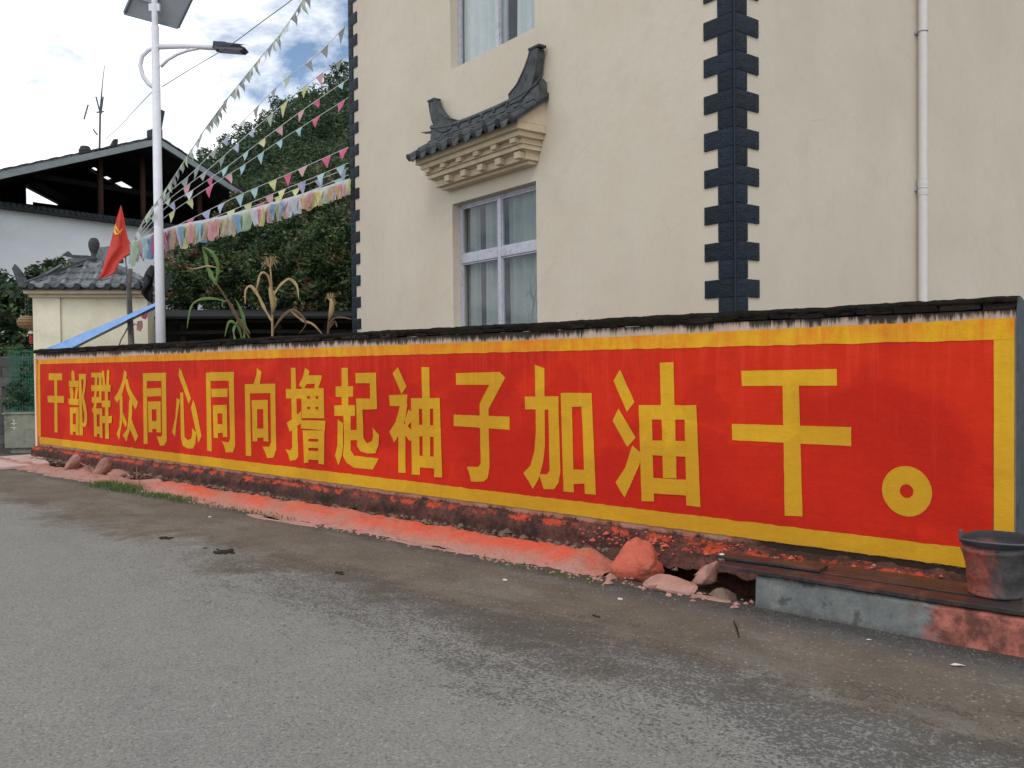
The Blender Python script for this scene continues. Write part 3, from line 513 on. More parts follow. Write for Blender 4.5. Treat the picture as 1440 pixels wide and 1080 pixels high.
crumbs(300, lambda r: (r.uniform(-1, 3.2), r.uniform(.05, .36), .22 - .12 * r.random()), 33, .005, .02, 'plinth_rubble', 'small red rubble on the bank behind the planks', M['rock'])
crumbs(70, lambda r: (r.uniform(1.3, 3.0), r.uniform(.75, 1.05), .0), 34, .006, .028, 'drain_rubble', 'grey and pink rubble at the drain mouth', M['rock2'])
# ---- kerb beam over the drain
b = MB()
def kb(i, j):
    P_ = [(.66, -.14), (.665, .19), (.68, .212), (.80, .215), (.835, .208), (.85, .19), (.862, 0), (.865, -.03)]
    q = j * 7; a = min(int(q), 6); y, z = (lerp(P_[a][k], P_[a + 1][k], q - a) for k in (0, 1)); s = lerp(-3.2, 1.345, i)
    return (s, y + .004 * nz(s, z, 1, 9) + .008 * nz(s, 0, 0, 1.5), z + .003 * nz(s, y, 5, 12) * (1 if .1 < j < .9 else 0) - (.035 * max(0, nz(s, 8, 1, 5) - .25) + .02 * max(0, nz(s, 3, 1, 17) - .2)) * (1 if .45 < j < .8 else 0))
b.grid(kb, 160, 28); n0 = len(b.v)
for e in (0, 160):
    ring = [j * 161 + e for j in range(29)]; b.f.append(ring if e else ring[::-1]); b.m.append(0)
tag(b.build('drain_kerb', M['kerb'], M=WF, smooth=False), 'grey concrete drain kerb with its near end stained red', 'kerb')
# ---- planks on the kerb
def plank(s0, s1, u0_, u1_, z, t, lab, tilt=0, seed=0):
    n = 24; bm = MB(); vs = []
    for i in range(n + 1):
        s = lerp(s0, s1, i / n); wv = .004 * nz(s, seed, 0, 6)
        a = lerp(u0_, u0_ + tilt, i / n) + wv; c = lerp(u1_, u1_ + tilt, i / n) + .005 * nz(s, seed + 4, 0, 5); zz = z + .004 * nz(s, seed, 4, 2)
        if i in (0, n): s += .0
        vs += [(s, a, zz), (s + .01 * nz(seed, i), c, zz), (s, c, zz + t), (s, a, zz + t)]
    fs = [(i * 4 + k, i * 4 + (k + 1) % 4, i * 4 + 4 + (k + 1) % 4, i * 4 + 4 + k) for i in range(n) for k in range(4)] + [(0, 3, 2, 1), (n * 4, n * 4 + 1, n * 4 + 2, n * 4 + 3)]
    bm.add(vs, fs); tag(bm.build('plank', M['plank'], M=WF, bevel=.003), lab, 'plank', 'wet planks laid over the drain')
plank(-2.2, 1.60, .655, .815, .222, .028, 'front dark wet plank running along the kerb edge under the bucket', .07, 1)
plank(-2.0, 1.66, .50, .645, .226, .026, 'second dark plank, just behind the front one', .04, 5)
plank(-2.3, 1.20, .365, .49, .228, .024, 'rear reddish plank nearest the painted wall', .03, 9)
plank(.98, 1.70, .56, .70, .256, .020, 'short reddish plank lying on top at the drain mouth', .05, 13)
# rubble heap between planks and wall
b = MB()
def rub(i, j):
    s = lerp(-.6, 3.0, i); u = lerp(.04, .40, j); e = smooth(3.0, 2.0, s)
    return (s, u, (.235 - .16 * j * j) * lerp(.35, 1, e) - .02 + .03 * nz(s, u, 1, 6) + .018 * nz(s, u, 4, 19) + .008 * nz(s, u, 4, 50))
b.grid(rub, 260, 26); tag(b.build('rubble_bank', M['plinth'], M=WF, smooth=True), 'red stained rubble and mortar bank between planks and wall', 'rubble', kind='stuff')
# ---- bucket
bk = thing('bucket', 'dark dented bucket stained with red paint standing on the planks', 'bucket', WF @ Matrix.Translation((-.005, .575, .2535)) @ Matrix.Rotation(R(8), 4, 'Z'))
b = MB(); n = 36; pr = [(.138, 0), (.143, .012), (.140, .02), (.149, .10), (.152, .105), (.154, .16), (.164, .250), (.170, .256), (.171, .275), (.167, .280), (.169, .300), (.176, .305), (.178, .325), (.174, .332), (.168, .322), (.148, .10), (.130, .02)]
for r_, z in pr:
    for k in range(n):
        q = 2 * math.pi * k / n; d = 1 + .05 * nz(math.cos(q), math.sin(q), z * 5, 1.9) * (1 + z * 2)
        b.v.append((r_ * d * math.cos(q), r_ * d * .97 * math.sin(q), z + .012 * math.cos(q + 2) * (z / .33)))
b.f += [(i * n + k, i * n + (k + 1) % n, (i + 1) * n + (k + 1) % n, (i + 1) * n + k) for i in range(len(pr) - 1) for k in range(n)] + [tuple(range(n))[::-1], tuple(range((len(pr) - 1) * n, len(pr) * n))]
b.m += [0] * (len(b.f)); b.build('body', M['bucket'], bk, smooth=True)
b = MB(); b.tube([(.180 * math.cos(q), .186 * math.sin(q), .318 + .02 * math.sin(q) - .01) for q in [math.pi * k / 16 for k in range(17)]], .006, 8); b.build('handle', M['lamp'], bk, smooth=True)
for sx in (-1, 1):
    b = MB(); b.box(sx * .178 - .010, sx * .178 + .010, -.016, .016, .29, .36 if sx > 0 else .34); b.build('lug', M['lamp'], bk, bevel=.006)
# ================================================================== CREAM HOUSE
house = thing('cream_house', 'tall cream plastered house with dark stepped corner tiles behind the slogan wall', 'house', HF)
HL, HW, HH, T = 7.877, 11.0, 8.7, .24
OP = [(2.98, 4.83, 2.05, 3.872), (2.98, 4.83, 5.73, 7.50)]
def holed(bm, fn, us, zs, holes, t):
    """fn(u, z, d): d = depth into wall"""
    def hole(i, j):
        if i < 0 or j < 0 or i >= len(us) - 1 or j >= len(zs) - 1: return True
        cu, cz = (us[i] + us[i + 1]) / 2, (zs[j] + zs[j + 1]) / 2
        return any(h[0] < cu < h[1] and h[2] < cz < h[3] for h in holes)
    for i in range(len(us) - 1):
        for j in range(len(zs) - 1):
            if hole(i, j): continue
            a, c, d, e = us[i], us[i + 1], zs[j], zs[j + 1]
            bm.add([fn(a, d, 0), fn(c, d, 0), fn(c, e, 0), fn(a, e, 0)], [(0, 1, 2, 3)]); bm.add([fn(a, d, t), fn(c, d, t), fn(c, e, t), fn(a, e, t)], [(3, 2, 1, 0)])
            for (di, dj, p, q) in ((-1, 0, (a, d), (a, e)), (1, 0, (c, d), (c, e)), (0, -1, (a, d), (c, d)), (0, 1, (a, e), (c, e))):
                if hole(i + di, j + dj): bm.add([fn(*p, 0), fn(*q, 0), fn(*q, t), fn(*p, t)], [(0, 1, 2, 3)])
b = MB(); holed(b, lambda u, z, d: (d, u, z), [0, 2.98, 4.83, HL], [-.14, 2.05, 3.872, 5.73, 7.50, HH], OP, T)
b.build('wall', M['house'], house)
b = MB(); b.box(T, HW, 0, T, -.14, HH); b.build('wall', M['house'], house)
b = MB(); b.box(T, HW, HL - T, HL, -.14, HH); b.build('wall', M['house'], house)
b = MB(); b.box(HW - T, HW, T, HL - T, -.14, HH); b.build('wall', M['house'], house)
b = MB(); b.box(-.35, HW + .35, -.35, HL + .35, HH, HH + .16); b.box(-.15, HW + .15, -.15, HL + .15, HH + .16, HH + .55); b.build('roof', M['cream'], house, bevel=.01)
# quoins: alternate long and short slate tiles on both faces of each corner
def qmesh(w, h, seed, t=.022):
    bm = MB(); nx, nzv = 6, 4; vs = []
    for j in range(nzv + 1):
        for i in range(nx + 1):
            x, z = w * i / nx, h * j / nzv; edge = i in (0, nx) or j in (0, nzv)
            vs.append((x, 0 if False else -(t - .006 if edge else t + .006 * nz(x, z, seed, 30)), z))
    base = len(vs); vs += [(0, 0, 0), (w, 0, 0), (w, 0, h), (0, 0, h)]; bm.add(vs, [(j * 7 + i, j * 7 + i + 1, (j + 1) * 7 + i + 1, (j + 1) * 7 + i) for j in range(nzv) for i in range(nx)])
    b0 = list(range(7)); t0 = [nzv * 7 + i for i in range(7)]; l0 = [j * 7 for j in range(nzv + 1)]; r0_ = [j * 7 + 6 for j in range(nzv + 1)]
    bm.f += [[base, base + 1] + b0[::-1], [base + 2, base + 3] + t0, [base + 3, base] + l0, [base + 1, base + 2] + r0_[::-1]]; bm.m += [0] * 4
    return bm.mesh('quoin', M['quoin'])
CH_, LW, SW = .1795, .355, .185
qm = {(lw, k): qmesh(lw - .006, CH_ - .007, k * 3.3 + lw) for lw in (LW, SW, LW * 1.02, SW * .98, .30, .152) for k in range(3)}
z = 4.943 - CH_ - 27 * CH_ + .0; k = 0
MXL = Matrix(((0, 1, 0, 0), (1, 0, 0, 0), (0, 0, 1, 0), (0, 0, 0, 1)))     # tile local x -> house +y, outwards -> house -x
row = 0
while z < HH - CH_:
    wide = (row % 2 == 1)
    z_ = z
    # near corner, window side
    link(qm[(LW if wide else SW, rnd.randrange(3))], 'quoin', house, M=Matrix.Translation((0, .004, z_)) @ MXL)
    # near corner, pipe side
    link(qm[(LW * 1.02 if wide else SW * .98, rnd.randrange(3))], 'quoin', house, M=Matrix.Translation((.004, 0, z_)))
    if z_ > 1.6:  # far corner, window side and the return
        w_ = (LW if wide else SW) * .85; link(qm[(.30 if wide else .152, rnd.randrange(3))], 'quoin', house, M=Matrix.Translation((0, HL - (.30 if wide else .152), z_)) @ MXL)
    z += CH_; row += 1
b = MB(); b.box(-.024, -.012, -.024, -.012, 0, HH - .02); b.build('corner_joint', M['grout'], house)
b = MB(); b.box(-.012, -.0005, .003, .175, 0, HH - .02); b.box(.004, .15, -.012, -.0005, 0, HH - .02); b.build('tile_bed', M['quoin'], house)
# ---- windows
def window(z0, z1, trans, lab, upper=False):
    y0, y1 = 2.98, 4.83; X = .12; fr = .045
    b = MB(); b.box(X, X + .06, y0, y0 + fr, z0, z1); b.box(X, X + .06, y1 - fr, y1, z0, z1); b.box(X, X + .06, y0 + fr, y1 - fr, z0, z0 + fr); b.box(X, X + .06, y0 + fr, y1 - fr, z1 - fr, z1)
    ym = 3.90
    b.box(X - .004, X + .056, ym - .035, ym + .035, z0 + fr, z1 - fr)
    if trans:
        b.box(X - .008, X + .064, y0 + fr, ym - .035, trans - .06, trans + .06); b.box(X - .008, X + .064, ym + .035, y1 - fr, trans - .06, trans + .06)
        zz = [(z0 + fr, trans - .06), (trans + .06, z1 - fr)]
    else: zz = [(z0 + fr, z1 - fr)]
    # sliding sash rails
    w = tag(b.build('window', M['alu'], house, bevel=.004), lab)
    for a, c in zz:
        for p, q in ((y0 + fr, ym - .035), (ym + .035, y1 - fr)):
            g_ = MB(); g_.add([(X + .03, p, a), (X + .03, p, c), (X + .03, q, c), (X + .03, q, a)], [(0, 1, 2, 3)]); g_.build('pane', M['glass'], w)
            s = MB(); f2 = .022
            s.box(X + .012, X + .045, p, p + f2, a, c); s.box(X + .012, X + .045, q - f2, q, a, c); s.box(X + .012, X + .045, p + f2, q - f2, a, a + f2); s.box(X + .012, X + .045, p + f2, q - f2, c - f2, c); s.build('sash', M['alu'], w)
    for (p, q, n) in ((y0 + .02, 3.84, 3), (3.99 if not upper else 3.90, 4.40, 5), (4.56, y1 - .02, 8)) if not upper else ((y0 + .02, 3.62, 3), (3.78, y1 - .02, 5)):
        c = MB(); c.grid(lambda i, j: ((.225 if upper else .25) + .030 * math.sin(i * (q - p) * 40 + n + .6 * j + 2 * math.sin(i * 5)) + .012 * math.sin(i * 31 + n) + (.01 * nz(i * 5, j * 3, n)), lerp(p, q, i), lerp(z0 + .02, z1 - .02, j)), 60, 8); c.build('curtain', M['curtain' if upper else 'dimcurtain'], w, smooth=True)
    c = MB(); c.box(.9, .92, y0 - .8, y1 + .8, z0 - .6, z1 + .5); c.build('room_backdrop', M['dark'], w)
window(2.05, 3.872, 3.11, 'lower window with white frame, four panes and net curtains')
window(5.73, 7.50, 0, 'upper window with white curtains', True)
# ---- little tiled canopy over the lower window
cn = tag(MB().box(-.437, 0, 2.775, 5.083, 4.40, 4.487).box(-.385, 0, 2.82, 5.04, 4.335, 4.40).box(-.30, 0, 2.87, 4.99, 4.205, 4.335).box(-.335, 0, 2.85, 5.01, 4.262, 4.275)
         .box(-.20, 0, 2.92, 4.95, 4.10, 4.205).box(-.235, 0, 2.90, 4.97, 4.19, 4.205).box(-.13, 0, 2.96, 4.90, 4.06, 4.10).build('window_canopy', M['cream'], house, bevel=.005), 'projecting cream eave with grey tiles above the lower window')
for k in range(6):
    y = 2.97 + k * .385
    b = MB(); b.box(-.372, -.30, y - .055, y + .055, 4.277, 4.334); b.build('dentil', M['cream'], cn, bevel=.004)
for k in range(5):
    y = 3.00 + k * .385
    b = MB(); b.box(-.285, -.20, y - .055, y + .055, 4.11, 4.189); b.build('dentil', M['cream'], cn, bevel=.004)
for y in (2.775, 5.063):
    b = MB(); b.slab([(-.437, y, 4.488), (0, y, 4.488), (0, y, 4.80)], (0, .02, 0)); b.build('gable_cheek', M['cream'], cn)
b = MB(); b.slab([(-.50, 2.72, 4.455), (0, 2.72, 4.80), (0, 2.72, 4.85), (-.50, 2.72, 4.50)], (0, 2.42, 0)); b.build('tile_bed', M['rtile2'], cn)
def barrel(p0, p1, r_, bm, n=8, lift=0):
    p0, p1 = Vector(p0), Vector(p1); t = (p1 - p0).normalized(); side = t.cross(Vector((0, 0, 1))).normalized(); upv = side.cross(t).normalized()
    vs = []
    for p, k in ((p0, 1.0), (p1, .86)):
        for i in range(n + 1):
            a = math.pi * i / n; vs.append(p + side * math.cos(a) * r_ * k + upv * (math.sin(a) * r_ * k + lift))
    m = n + 1; bm.add(vs, [(i, i + 1, m + i + 1, m + i) for i in range(n)] + [tuple(range(n + 1)), tuple(range(m, 2 * m))[::-1]]); return bm
for k in range(10):
    y = 2.76 + k * .258
    for q in range(3):
        x0, x1 = lerp(-.53, -.02, q / 3), lerp(-.53, -.02, (q + 1.18) / 3)
        b = MB(); barrel((x0, y, 4.475 + (x0 + .53) * .69 + .012), (x1, y, 4.475 + (x1 + .53) * .69 + .004), .055, b); b.build('barrel_tile', M['rtile2'], cn, smooth=False)
    b = MB(); b.tube([(-.545, y, 4.49), (-.528, y, 4.50)], [.052, .052], 14); b.tube([(-.552, y, 4.486), (-.545, y, 4.49)], [.028, .036], 10); b.build('tile_disc', M['rtile2'], cn)
    if k < 9:
        yc = y + .129
        for q in range(3):
            x0, x1 = lerp(-.545, 0, q / 3), lerp(-.545, 0, (q + 1.15) / 3); b = MB()
            b.grid(lambda i, j: (lerp(x0, x1, j), yc + (i - .5) * .22, 4.452 + (lerp(x0, x1, j) + .53) * .69 + .05 * (2 * i - 1) ** 2 + .022 - .012 * j), 6, 1)
            b.grid(lambda i, j: (x0, yc + (i - .5) * .22, 4.452 + (x0 + .53) * .69 + .05 * (2 * i - 1) ** 2 + .022 - .016 * j), 6, 1); b.build('pan_tile', M['rtile2'], cn)
        b = MB(); b.slab([(-.548, yc + (i / 8 - .5) * .19, 4.468 + .05 * (2 * i / 8 - 1) ** 2) for i in range(9)] + [(-.556, yc + .05, 4.43), (-.558, yc, 4.408), (-.556, yc - .05, 4.43)], (.010, 0, 0)); b.build('drip_tile', M['rtile2'], cn)
# ridge with upswept horns
def canopy_ridge():
    bm = MB(); vs = []; n = 56; cx = -.085
    for i in range(n + 1):
        y = lerp(2.74, 5.16, i / n); e = abs(i / n - .5) * 2; zt = 4.90 + .10 * e ** 3 + .03
        vs += [(cx - .055, y, 4.80), (cx + .07, y, 4.80), (cx + .07, y, zt - .03), (cx + .03, y, zt), (cx - .03, y, zt), (cx - .062, y, zt - .03), (cx - .062, y, zt - .05), (cx - .045, y, zt - .06)]
    bm.add(vs, [(i * 8 + k, i * 8 + (k + 1) % 8, i * 8 + 8 + (k + 1) % 8, i * 8 + 8 + k) for i in range(n) for k in range(8)] + [tuple(range(8))[::-1], tuple(range(n * 8, n * 8 + 8))])
    bm.build('ridge', M['rtile2'], cn)
canopy_ridge()
def horn(pts, wid, th, parent, mat, M_=None, nm='ridge_horn'):
    """upswept ridge end in the y-z plane: centre line with half-widths, given thickness in x"""
    L_, R_ = [], []
    for i, (y, z) in enumerate(pts):
        a = pts[max(0, i - 1)]; c = pts[min(len(pts) - 1, i + 1)]; d = Vector((c[0] - a[0], c[1] - a[1])).normalized(); nn = Vector((-d.y, d.x)) * wid[i]
        L_.append((y + nn.x, z + nn.y)); R_.append((y - nn.x, z - nn.y))
    out = L_ + R_[::-1]; bm = MB(); bm.slab([(-th, y, z) for y, z in out], (2 * th, 0, 0))
    edge = MB
    bm.tube([(-th, y, z) for y, z in L_], .014, 6); bm.tube([(-th, y, z) for y, z in R_], .014, 6)
    return bm.build(nm, mat, parent, bevel=.006, M=M_)
MH = Matrix.Translation((-.09, 0, 0))
horn([(3.32, 4.92), (3.12, 4.96), (2.98, 5.05), (2.90, 5.18), (2.85, 5.30), (2.82, 5.40)], [.06, .11, .135, .11, .085, .07], .05, cn, M['rtile2'], MH)
horn([(4.62, 4.92), (4.80, 4.95), (4.94, 5.02), (5.02, 5.13), (5.08, 5.24), (5.12, 5.36)], [.06, .10, .12, .10, .08, .065], .05, cn, M['rtile2'], MH)
b = MB(); b.box(-.15, -.03, 2.72, 2.93, 5.40, 5.43); b.build('horn_cap', M['rtile2'], cn, bevel=.004)
b = MB(); b.box(-.15, -.03, 5.04, 5.22, 5.355, 5.38); b.build('horn_cap', M['rtile2'], cn, bevel=.004)
b = MB(); b.tube([(-.10, 2.86, 4.95), (-.16, 2.70, 5.00), (-.18, 2.60, 5.04)], [.022, .015, .006], 6); b.tube([(-.10, 5.08, 4.92), (-.16, 5.24, 4.93), (-.18, 5.33, 4.95)], [.022, .015, .006], 6); b.build('curled_spike', M['rtile2'], cn, smooth=True)
for k in range(7):
    b = MB(); y = 3.1 + k * .27; b.lathe((-.145, y, 4.86), [(.0, -.03), (.022, -.022), (.03, 0), (.022, .022), (.0, .03)], 8, sx=.4); b.build('ridge_boss', M['rtile2'], cn)
# ---- down pipe
dp = MB(); dp.tube([(3.404, -.075, -.1), (3.404, -.075, 3.70)], .050, 20, caps=False); dp.tube([(3.404, -.075, 3.70), (3.404, -.075, HH - .1)], .048, 20, caps=False)
dp = tag(dp.build('downpipe', M['pvc'], house, smooth=True), 'pale plastic rainwater pipe on the right wall')
b = MB()
for a, c, r_ in ((3.58, 3.78, .056), (3.61, 3.63, .059), (3.70, 3.72, .059), (3.765, 3.785, .059)): b.tube([(3.404, -.075, a), (3.404, -.075, c)], r_, 20)
b.build('coupling', M['pvc'], dp, smooth=False)
for z_ in (1.9, 3.66, 5.5, 7.3):
    b = MB(); b.box(3.345, 3.463, -.02, -.0005, z_ - .02, z_ + .02); b.tube([(3.404 + .055 * math.cos(a), -.075 + .055 * math.sin(a), z_) for a in [math.pi * 2 * k / 16 for k in range(17)]], .006, 5); b.build('pipe_clip', M['alu'], dp)
# ================================================================== GATE PIER
gp = thing('gate_pier', 'small cream gate pier capped by a grey tiled hip roof with upturned corners', 'gate pier', GF)
HWd = 1.02
b = MB(); b.box(-HWd, HWd, .02, .62, -.14, 3.06); b.build('wall', M['pier'], gp)
for x0, x1 in ((-HWd - .02, -.55), (.74, HWd + .02)):
    b = MB(); b.box(x0, x1, -.03, .018, -.14, 3.06); b.build('pilaster', M['pier'], gp, bevel=.006)
b = MB(); b.box(-1.13, 1.13, -.20, .82, 3.062, 3.13); b.box(-1.08, 1.08, -.10, .72, 3.0, 3.06); b.build('cornice', M['cream'], gp, bevel=.006)
EZ, AZ, YD, YR = 3.17, 3.72, -.27, .31
def hipz(x, y): return EZ + (AZ - EZ) * min(1, min((y - YD) / (YR - YD), (1.27 - abs(x)) / .95, (.89 - y) / (.89 - YR)))
b = MB(); b.add([(-1.13, YD, EZ - .04), (1.13, YD, EZ - .04), (1.13, .89, EZ - .04), (-1.13, .89, EZ - .04), (-.2, YR, AZ - .03), (.2, YR, AZ - .03)], [(0, 3, 2, 1), (0, 1, 5, 4), (1, 2, 5), (2, 3, 4, 5), (3, 0, 4)]); b.build('roof_bed', M['rtile2'], gp)
for k in range(8):
    x = -.945 + k * .27; top = YD + (YR - YD) * min(1, (1.16 - abs(x)) / .95); n = max(1, round((top - YD) / .145))
    for q in range(n):
        y0, y1 = YD - .03 + q * .145, YD - .03 + (q + 1.2) * .145
        b = MB(); f_ = lambda y: EZ + (AZ - EZ) * max(0, (y - YD)) / (YR - YD)
        barrel((x, y0, f_(y0) + .035), (x, y1, f_(y1) + .022), .054, b); b.build('barrel_tile', M['rtile'], gp)
    b = MB(); b.tube([(x, YD - .045, EZ + .02), (x, YD - .028, EZ + .025)], .056, 12); b.build('tile_disc', M['rtile2'], gp)
    for q in range(n):
        if k == 7: break
        xc = x + .135; y0, y1 = YD - .01 + q * .145, YD - .01 + (q + 1.1) * .145
        if (1.16 - abs(xc)) / .95 < (y0 - YD) / (YR - YD): continue
        b = MB(); b.grid(lambda i, j: (xc + (i - .5) * .20, lerp(y0, y1, j), EZ + (AZ - EZ) * (lerp(y0, y1, j) - YD) / (YR - YD) + .03 * (2 * i - 1) ** 2 + .052 - .042 * j), 6, 1)
        b.grid(lambda i, j: (xc + (i - .5) * .20, y0, EZ + (AZ - EZ) * (y0 - YD) / (YR - YD) + .03 * (2 * i - 1) ** 2 + .052 - .045 * j), 6, 1); b.build('pan_tile', M['rtile'], gp)
for sx in (-1, 1):   # side slopes, simple barrels
    for k in range(4):
        y = -.10 + k * .25; b = MB(); barrel((sx * 1.15, y, EZ), (sx * .45, y, EZ + (AZ - EZ) * .78), .055, b); b.build('barrel_tile', M['rtile'], gp)
    for yy, lab in ((YD, 0), (.89, 1)):
        pts = [Vector((sx * (.12 + .95 * t), lerp(YR, yy, t), lerp(AZ + .03, EZ + .06, t) + .0)) for t in [i / 8 for i in range(9)]]
        b = MB()
        for a, c in zip(pts[:-1], pts[1:]):
            Mx = Matrix.Translation((a + c) / 2) @ (c - a).to_track_quat('X', 'Z').to_matrix().to_4x4(); L_ = (c - a).length / 2; b.box(-L_ - .004, L_ + .004, -.045, .045, -.03, .035, M=Mx); b.box(-L_ - .004, L_ + .004, -.065, .065, .030, .052, M=Mx)
        b.build('hip_ridge', M['rtile'], gp)
        # upturned corner
        e = pts[-1]; dr = Vector((sx, (yy - YR) * .35, 0)).normalized(); tp = [e - dr * .05, e + dr * .05 + Vector((0, 0, .03)), e + dr * .09 + Vector((0, 0, .11)), e + dr * .13 + Vector((0, 0, .21)), e + dr * .18 + Vector((0, 0, .31))]
        b = MB(); sd_ = dr.cross(Vector((0, 0, 1)))
        L1 = [p + Vector((0, 0, w)) - dr * w * .6 for p, w in zip(tp, (.06, .09, .10, .08, .05))]; L2 = [p - Vector((0, 0, w)) + dr * w * .6 for p, w in zip(tp, (.06, .08, .07, .05, .03))]
        b.slab([p - sd_ * .04 for p in L1 + L2[::-1]], sd_ * .08); b.build('upturned_corner', M['rtile2'], gp, bevel=.006)
b = MB(); b.box(-.5, .5, YR - .06, YR + .06, AZ - .02, AZ + .06); b.build('ridge', M['rtile'], gp, bevel=.01)
b = MB(); b.slab([(-.62, YR - .03, AZ + .12), (-.50, YR - .03, AZ + .20), (-.44, YR - .03, AZ + .13), (-.15, YR - .03, AZ + .12), (.0, YR - .03, AZ + .10), (.0, YR - .03, AZ + .02), (-.30, YR - .03, AZ + .04)], (0, .06, 0)); b.build('ridge_fin', M['rtile2'], gp, bevel=.004)
b = MB(); b.slab([(.0, YR - .04, AZ + .06), (.08, YR - .04, AZ + .28), (.45, YR - .04, AZ + .32), (.85, YR - .04, AZ + .36), (.72, YR - .04, AZ + .20), (.45, YR - .04, AZ + .05)], (0, .08, 0)); b.build('ridge_fin', M['rtile'], gp, bevel=.004)
b = MB(); b.lathe((-.03, YR, AZ), [(.09, .0), (.11, .05), (.06, .10), (.055, .16), (.085, .22), (.105, .30), (.105, .37), (.08, .43), (.05, .46), (.0, .47)], 14, sy=.8); b.box(-.10, .04, YR - .04, YR + .10, AZ - .06, AZ + .02); b.build('finial', M['rtile2'], gp)
# ================================================================== OLD TIMBER HOUSE
oh = thing('old_house', 'old whitewashed house with open dark timber loft and wide grey gable roof', 'house', BF)
b = MB(); b.box(-5.6, 5.0, .9, 9, -.14, 6.0); b.build('wall', M['white'], oh)
b = MB(); b.box(-5.8, 5.2, .62, 1.05, 6.003, 6.10); 
for k in range(70): b.tube([(-5.75 + k * .157, .56, 6.09), (-5.75 + k * .157, 1.0, 6.20)], .05, 6)
b.build('eave_course', M['oldroof'], oh)
AP_, SL, EXT, DEP = 8.5, .40, 5.9, 9.5
def roofz(t): return AP_ - SL * abs(t)
HOLES = [(.3, .5, 4.4, 4.7), (.72, 1.02, 4.5, 5.05), (1.05, 1.65, 4.25, 4.85), (1.72, 2.0, 3.85, 4.2)]
for sx in (-1, 1):
    b = MB(); nt, nd = 48, 76
    for i in range(nt):
        for j in range(nd):
            t0, t1, d0, d1 = EXT * i / nt, EXT * (i + 1) / nt, DEP * j / nd, DEP * (j + 1) / nd; tm, dm = sx * (t0 + t1) / 2, (d0 + d1) / 2
            if any(h[0] < tm < h[1] and h[2] < dm < h[3] for h in HOLES): continue
            z0, z1 = roofz(t0), roofz(t1); b.add([(sx * t0, d0, z0), (sx * t1, d0, z1), (sx * t1, d1, z1), (sx * t0, d1, z0)], [(0, 1, 2, 3)]); b.add([(sx * t0, d0, z0 + .09), (sx * t1, d0, z1 + .09), (sx * t1, d1, z1 + .09), (sx * t0, d1, z0 + .09)], [(3, 2, 1, 0)])
    tag(b.build('roof', M['oldroof'], oh), 'left roof slope with a few missing tiles' if sx < 0 else 'right roof slope')
    b = MB(); Mx = Matrix.Translation((sx * EXT / 2, -.03, (roofz(0) + roofz(EXT)) / 2 - .005)) @ Matrix.Rotation(sx * math.atan(SL), 4, 'Y'); L_ = EXT / 2 / math.cos(math.atan(SL))
    b.box(-L_, L_, -.03, .03, -.10, .07, M=Mx); tag(b.build('verge_board', M['verge'], oh), 'pale grey board along the gable edge')
    b = MB()
    for k in range(30):
        t = EXT * (k + .5) / 30; Mx = Matrix.Translation((sx * t, .02, roofz(t) + .12)) @ Matrix.Rotation(sx * math.atan(SL), 4, 'Y'); b.box(-.104, .104, -.09, .10, -.02, .02 + .012 * (k % 2), M=Mx)
    b.build('verge_tiles', M['oldroof'], oh)
    for k in range(9):
        d = .5 + k * 1.05; b = MB(); b.tube([(sx * .1, d, roofz(.1) - .07), (sx * EXT * .97, d, roofz(EXT * .97) - .07)], .05, 6); b.build('rafter', M['wood'], oh)
for x in (-4.4, -1.12, .22, 2.2, 4.0):
    b = MB(); b.tube([(x, 1.3, 6.0), (x, 1.3, roofz(x) - .1)], .085, 10); tag(b.build('post', M['rust'], oh, smooth=True), 'reddish timber post of the loft')
for z_ in (6.35, 7.3):
    b = MB(); w_ = (AP_ - z_) / SL - .3 if z_ > 7 else 5.2; b.box(-w_, w_, 2.0, 2.14, z_ - .08, z_ + .08); b.build('tie_beam', M['wood'], oh)
x = -5.5
while x < 5.4:
    w_ = .22; zt = roofz(x + .1) - .02
    if -.05 < x < .95: zt = 7.72 + (.1 if int(x * 9) % 2 else 0)
    b = MB(); b.box(x, x + w_ - .008, DEP - .6, DEP - .57, 6.0, zt); b.build('back_board', M['wood'], oh); x += w_
b = MB(); b.box(-5.5, 4.9, 1.0, DEP - .6, 6.003, 6.02); b.build('loft_floor', M['wood'], oh)
b = MB(); b.box(-.12, .12, -.06, .4, AP_ + .02, AP_ + .35); b.add([(-.05, -.05, AP_ + .2), (.07, -.05, AP_ + .2), (.07, .35, AP_ + .2), (-.05, .35, AP_ + .2), (.10, -.05, AP_ + .95), (.22, -.05, AP_ + .92), (.22, .1, AP_ + .92), (.10, .1, AP_ + .95)], [(0, 1, 5, 4), (1, 2, 6, 5), (2, 3, 7, 6), (3, 0, 4, 7), (4, 5, 6, 7)]); b.build('ridge_ornament', M['oldroof'], oh)
b = MB(); x_ = -1.75; b.lathe((x_, .9, roofz(x_) + .1), [(.16, 0), (.18, .12), (.12, .24), (.0, .26)], 10); b.slab([(x_ + .25, .9, roofz(x_) + .12), (x_ + .95, .9, roofz(x_) + .30), (x_ + 1.0, .9, roofz(x_) + .75), (x_ + .9, .9, roofz(x_) + .74), (x_ + .75, .9, roofz(x_) + .45), (x_ + .3, .9, roofz(x_) + .30)], (0, .12, 0)); b.build('roof_ornament', M['oldroof'], oh)
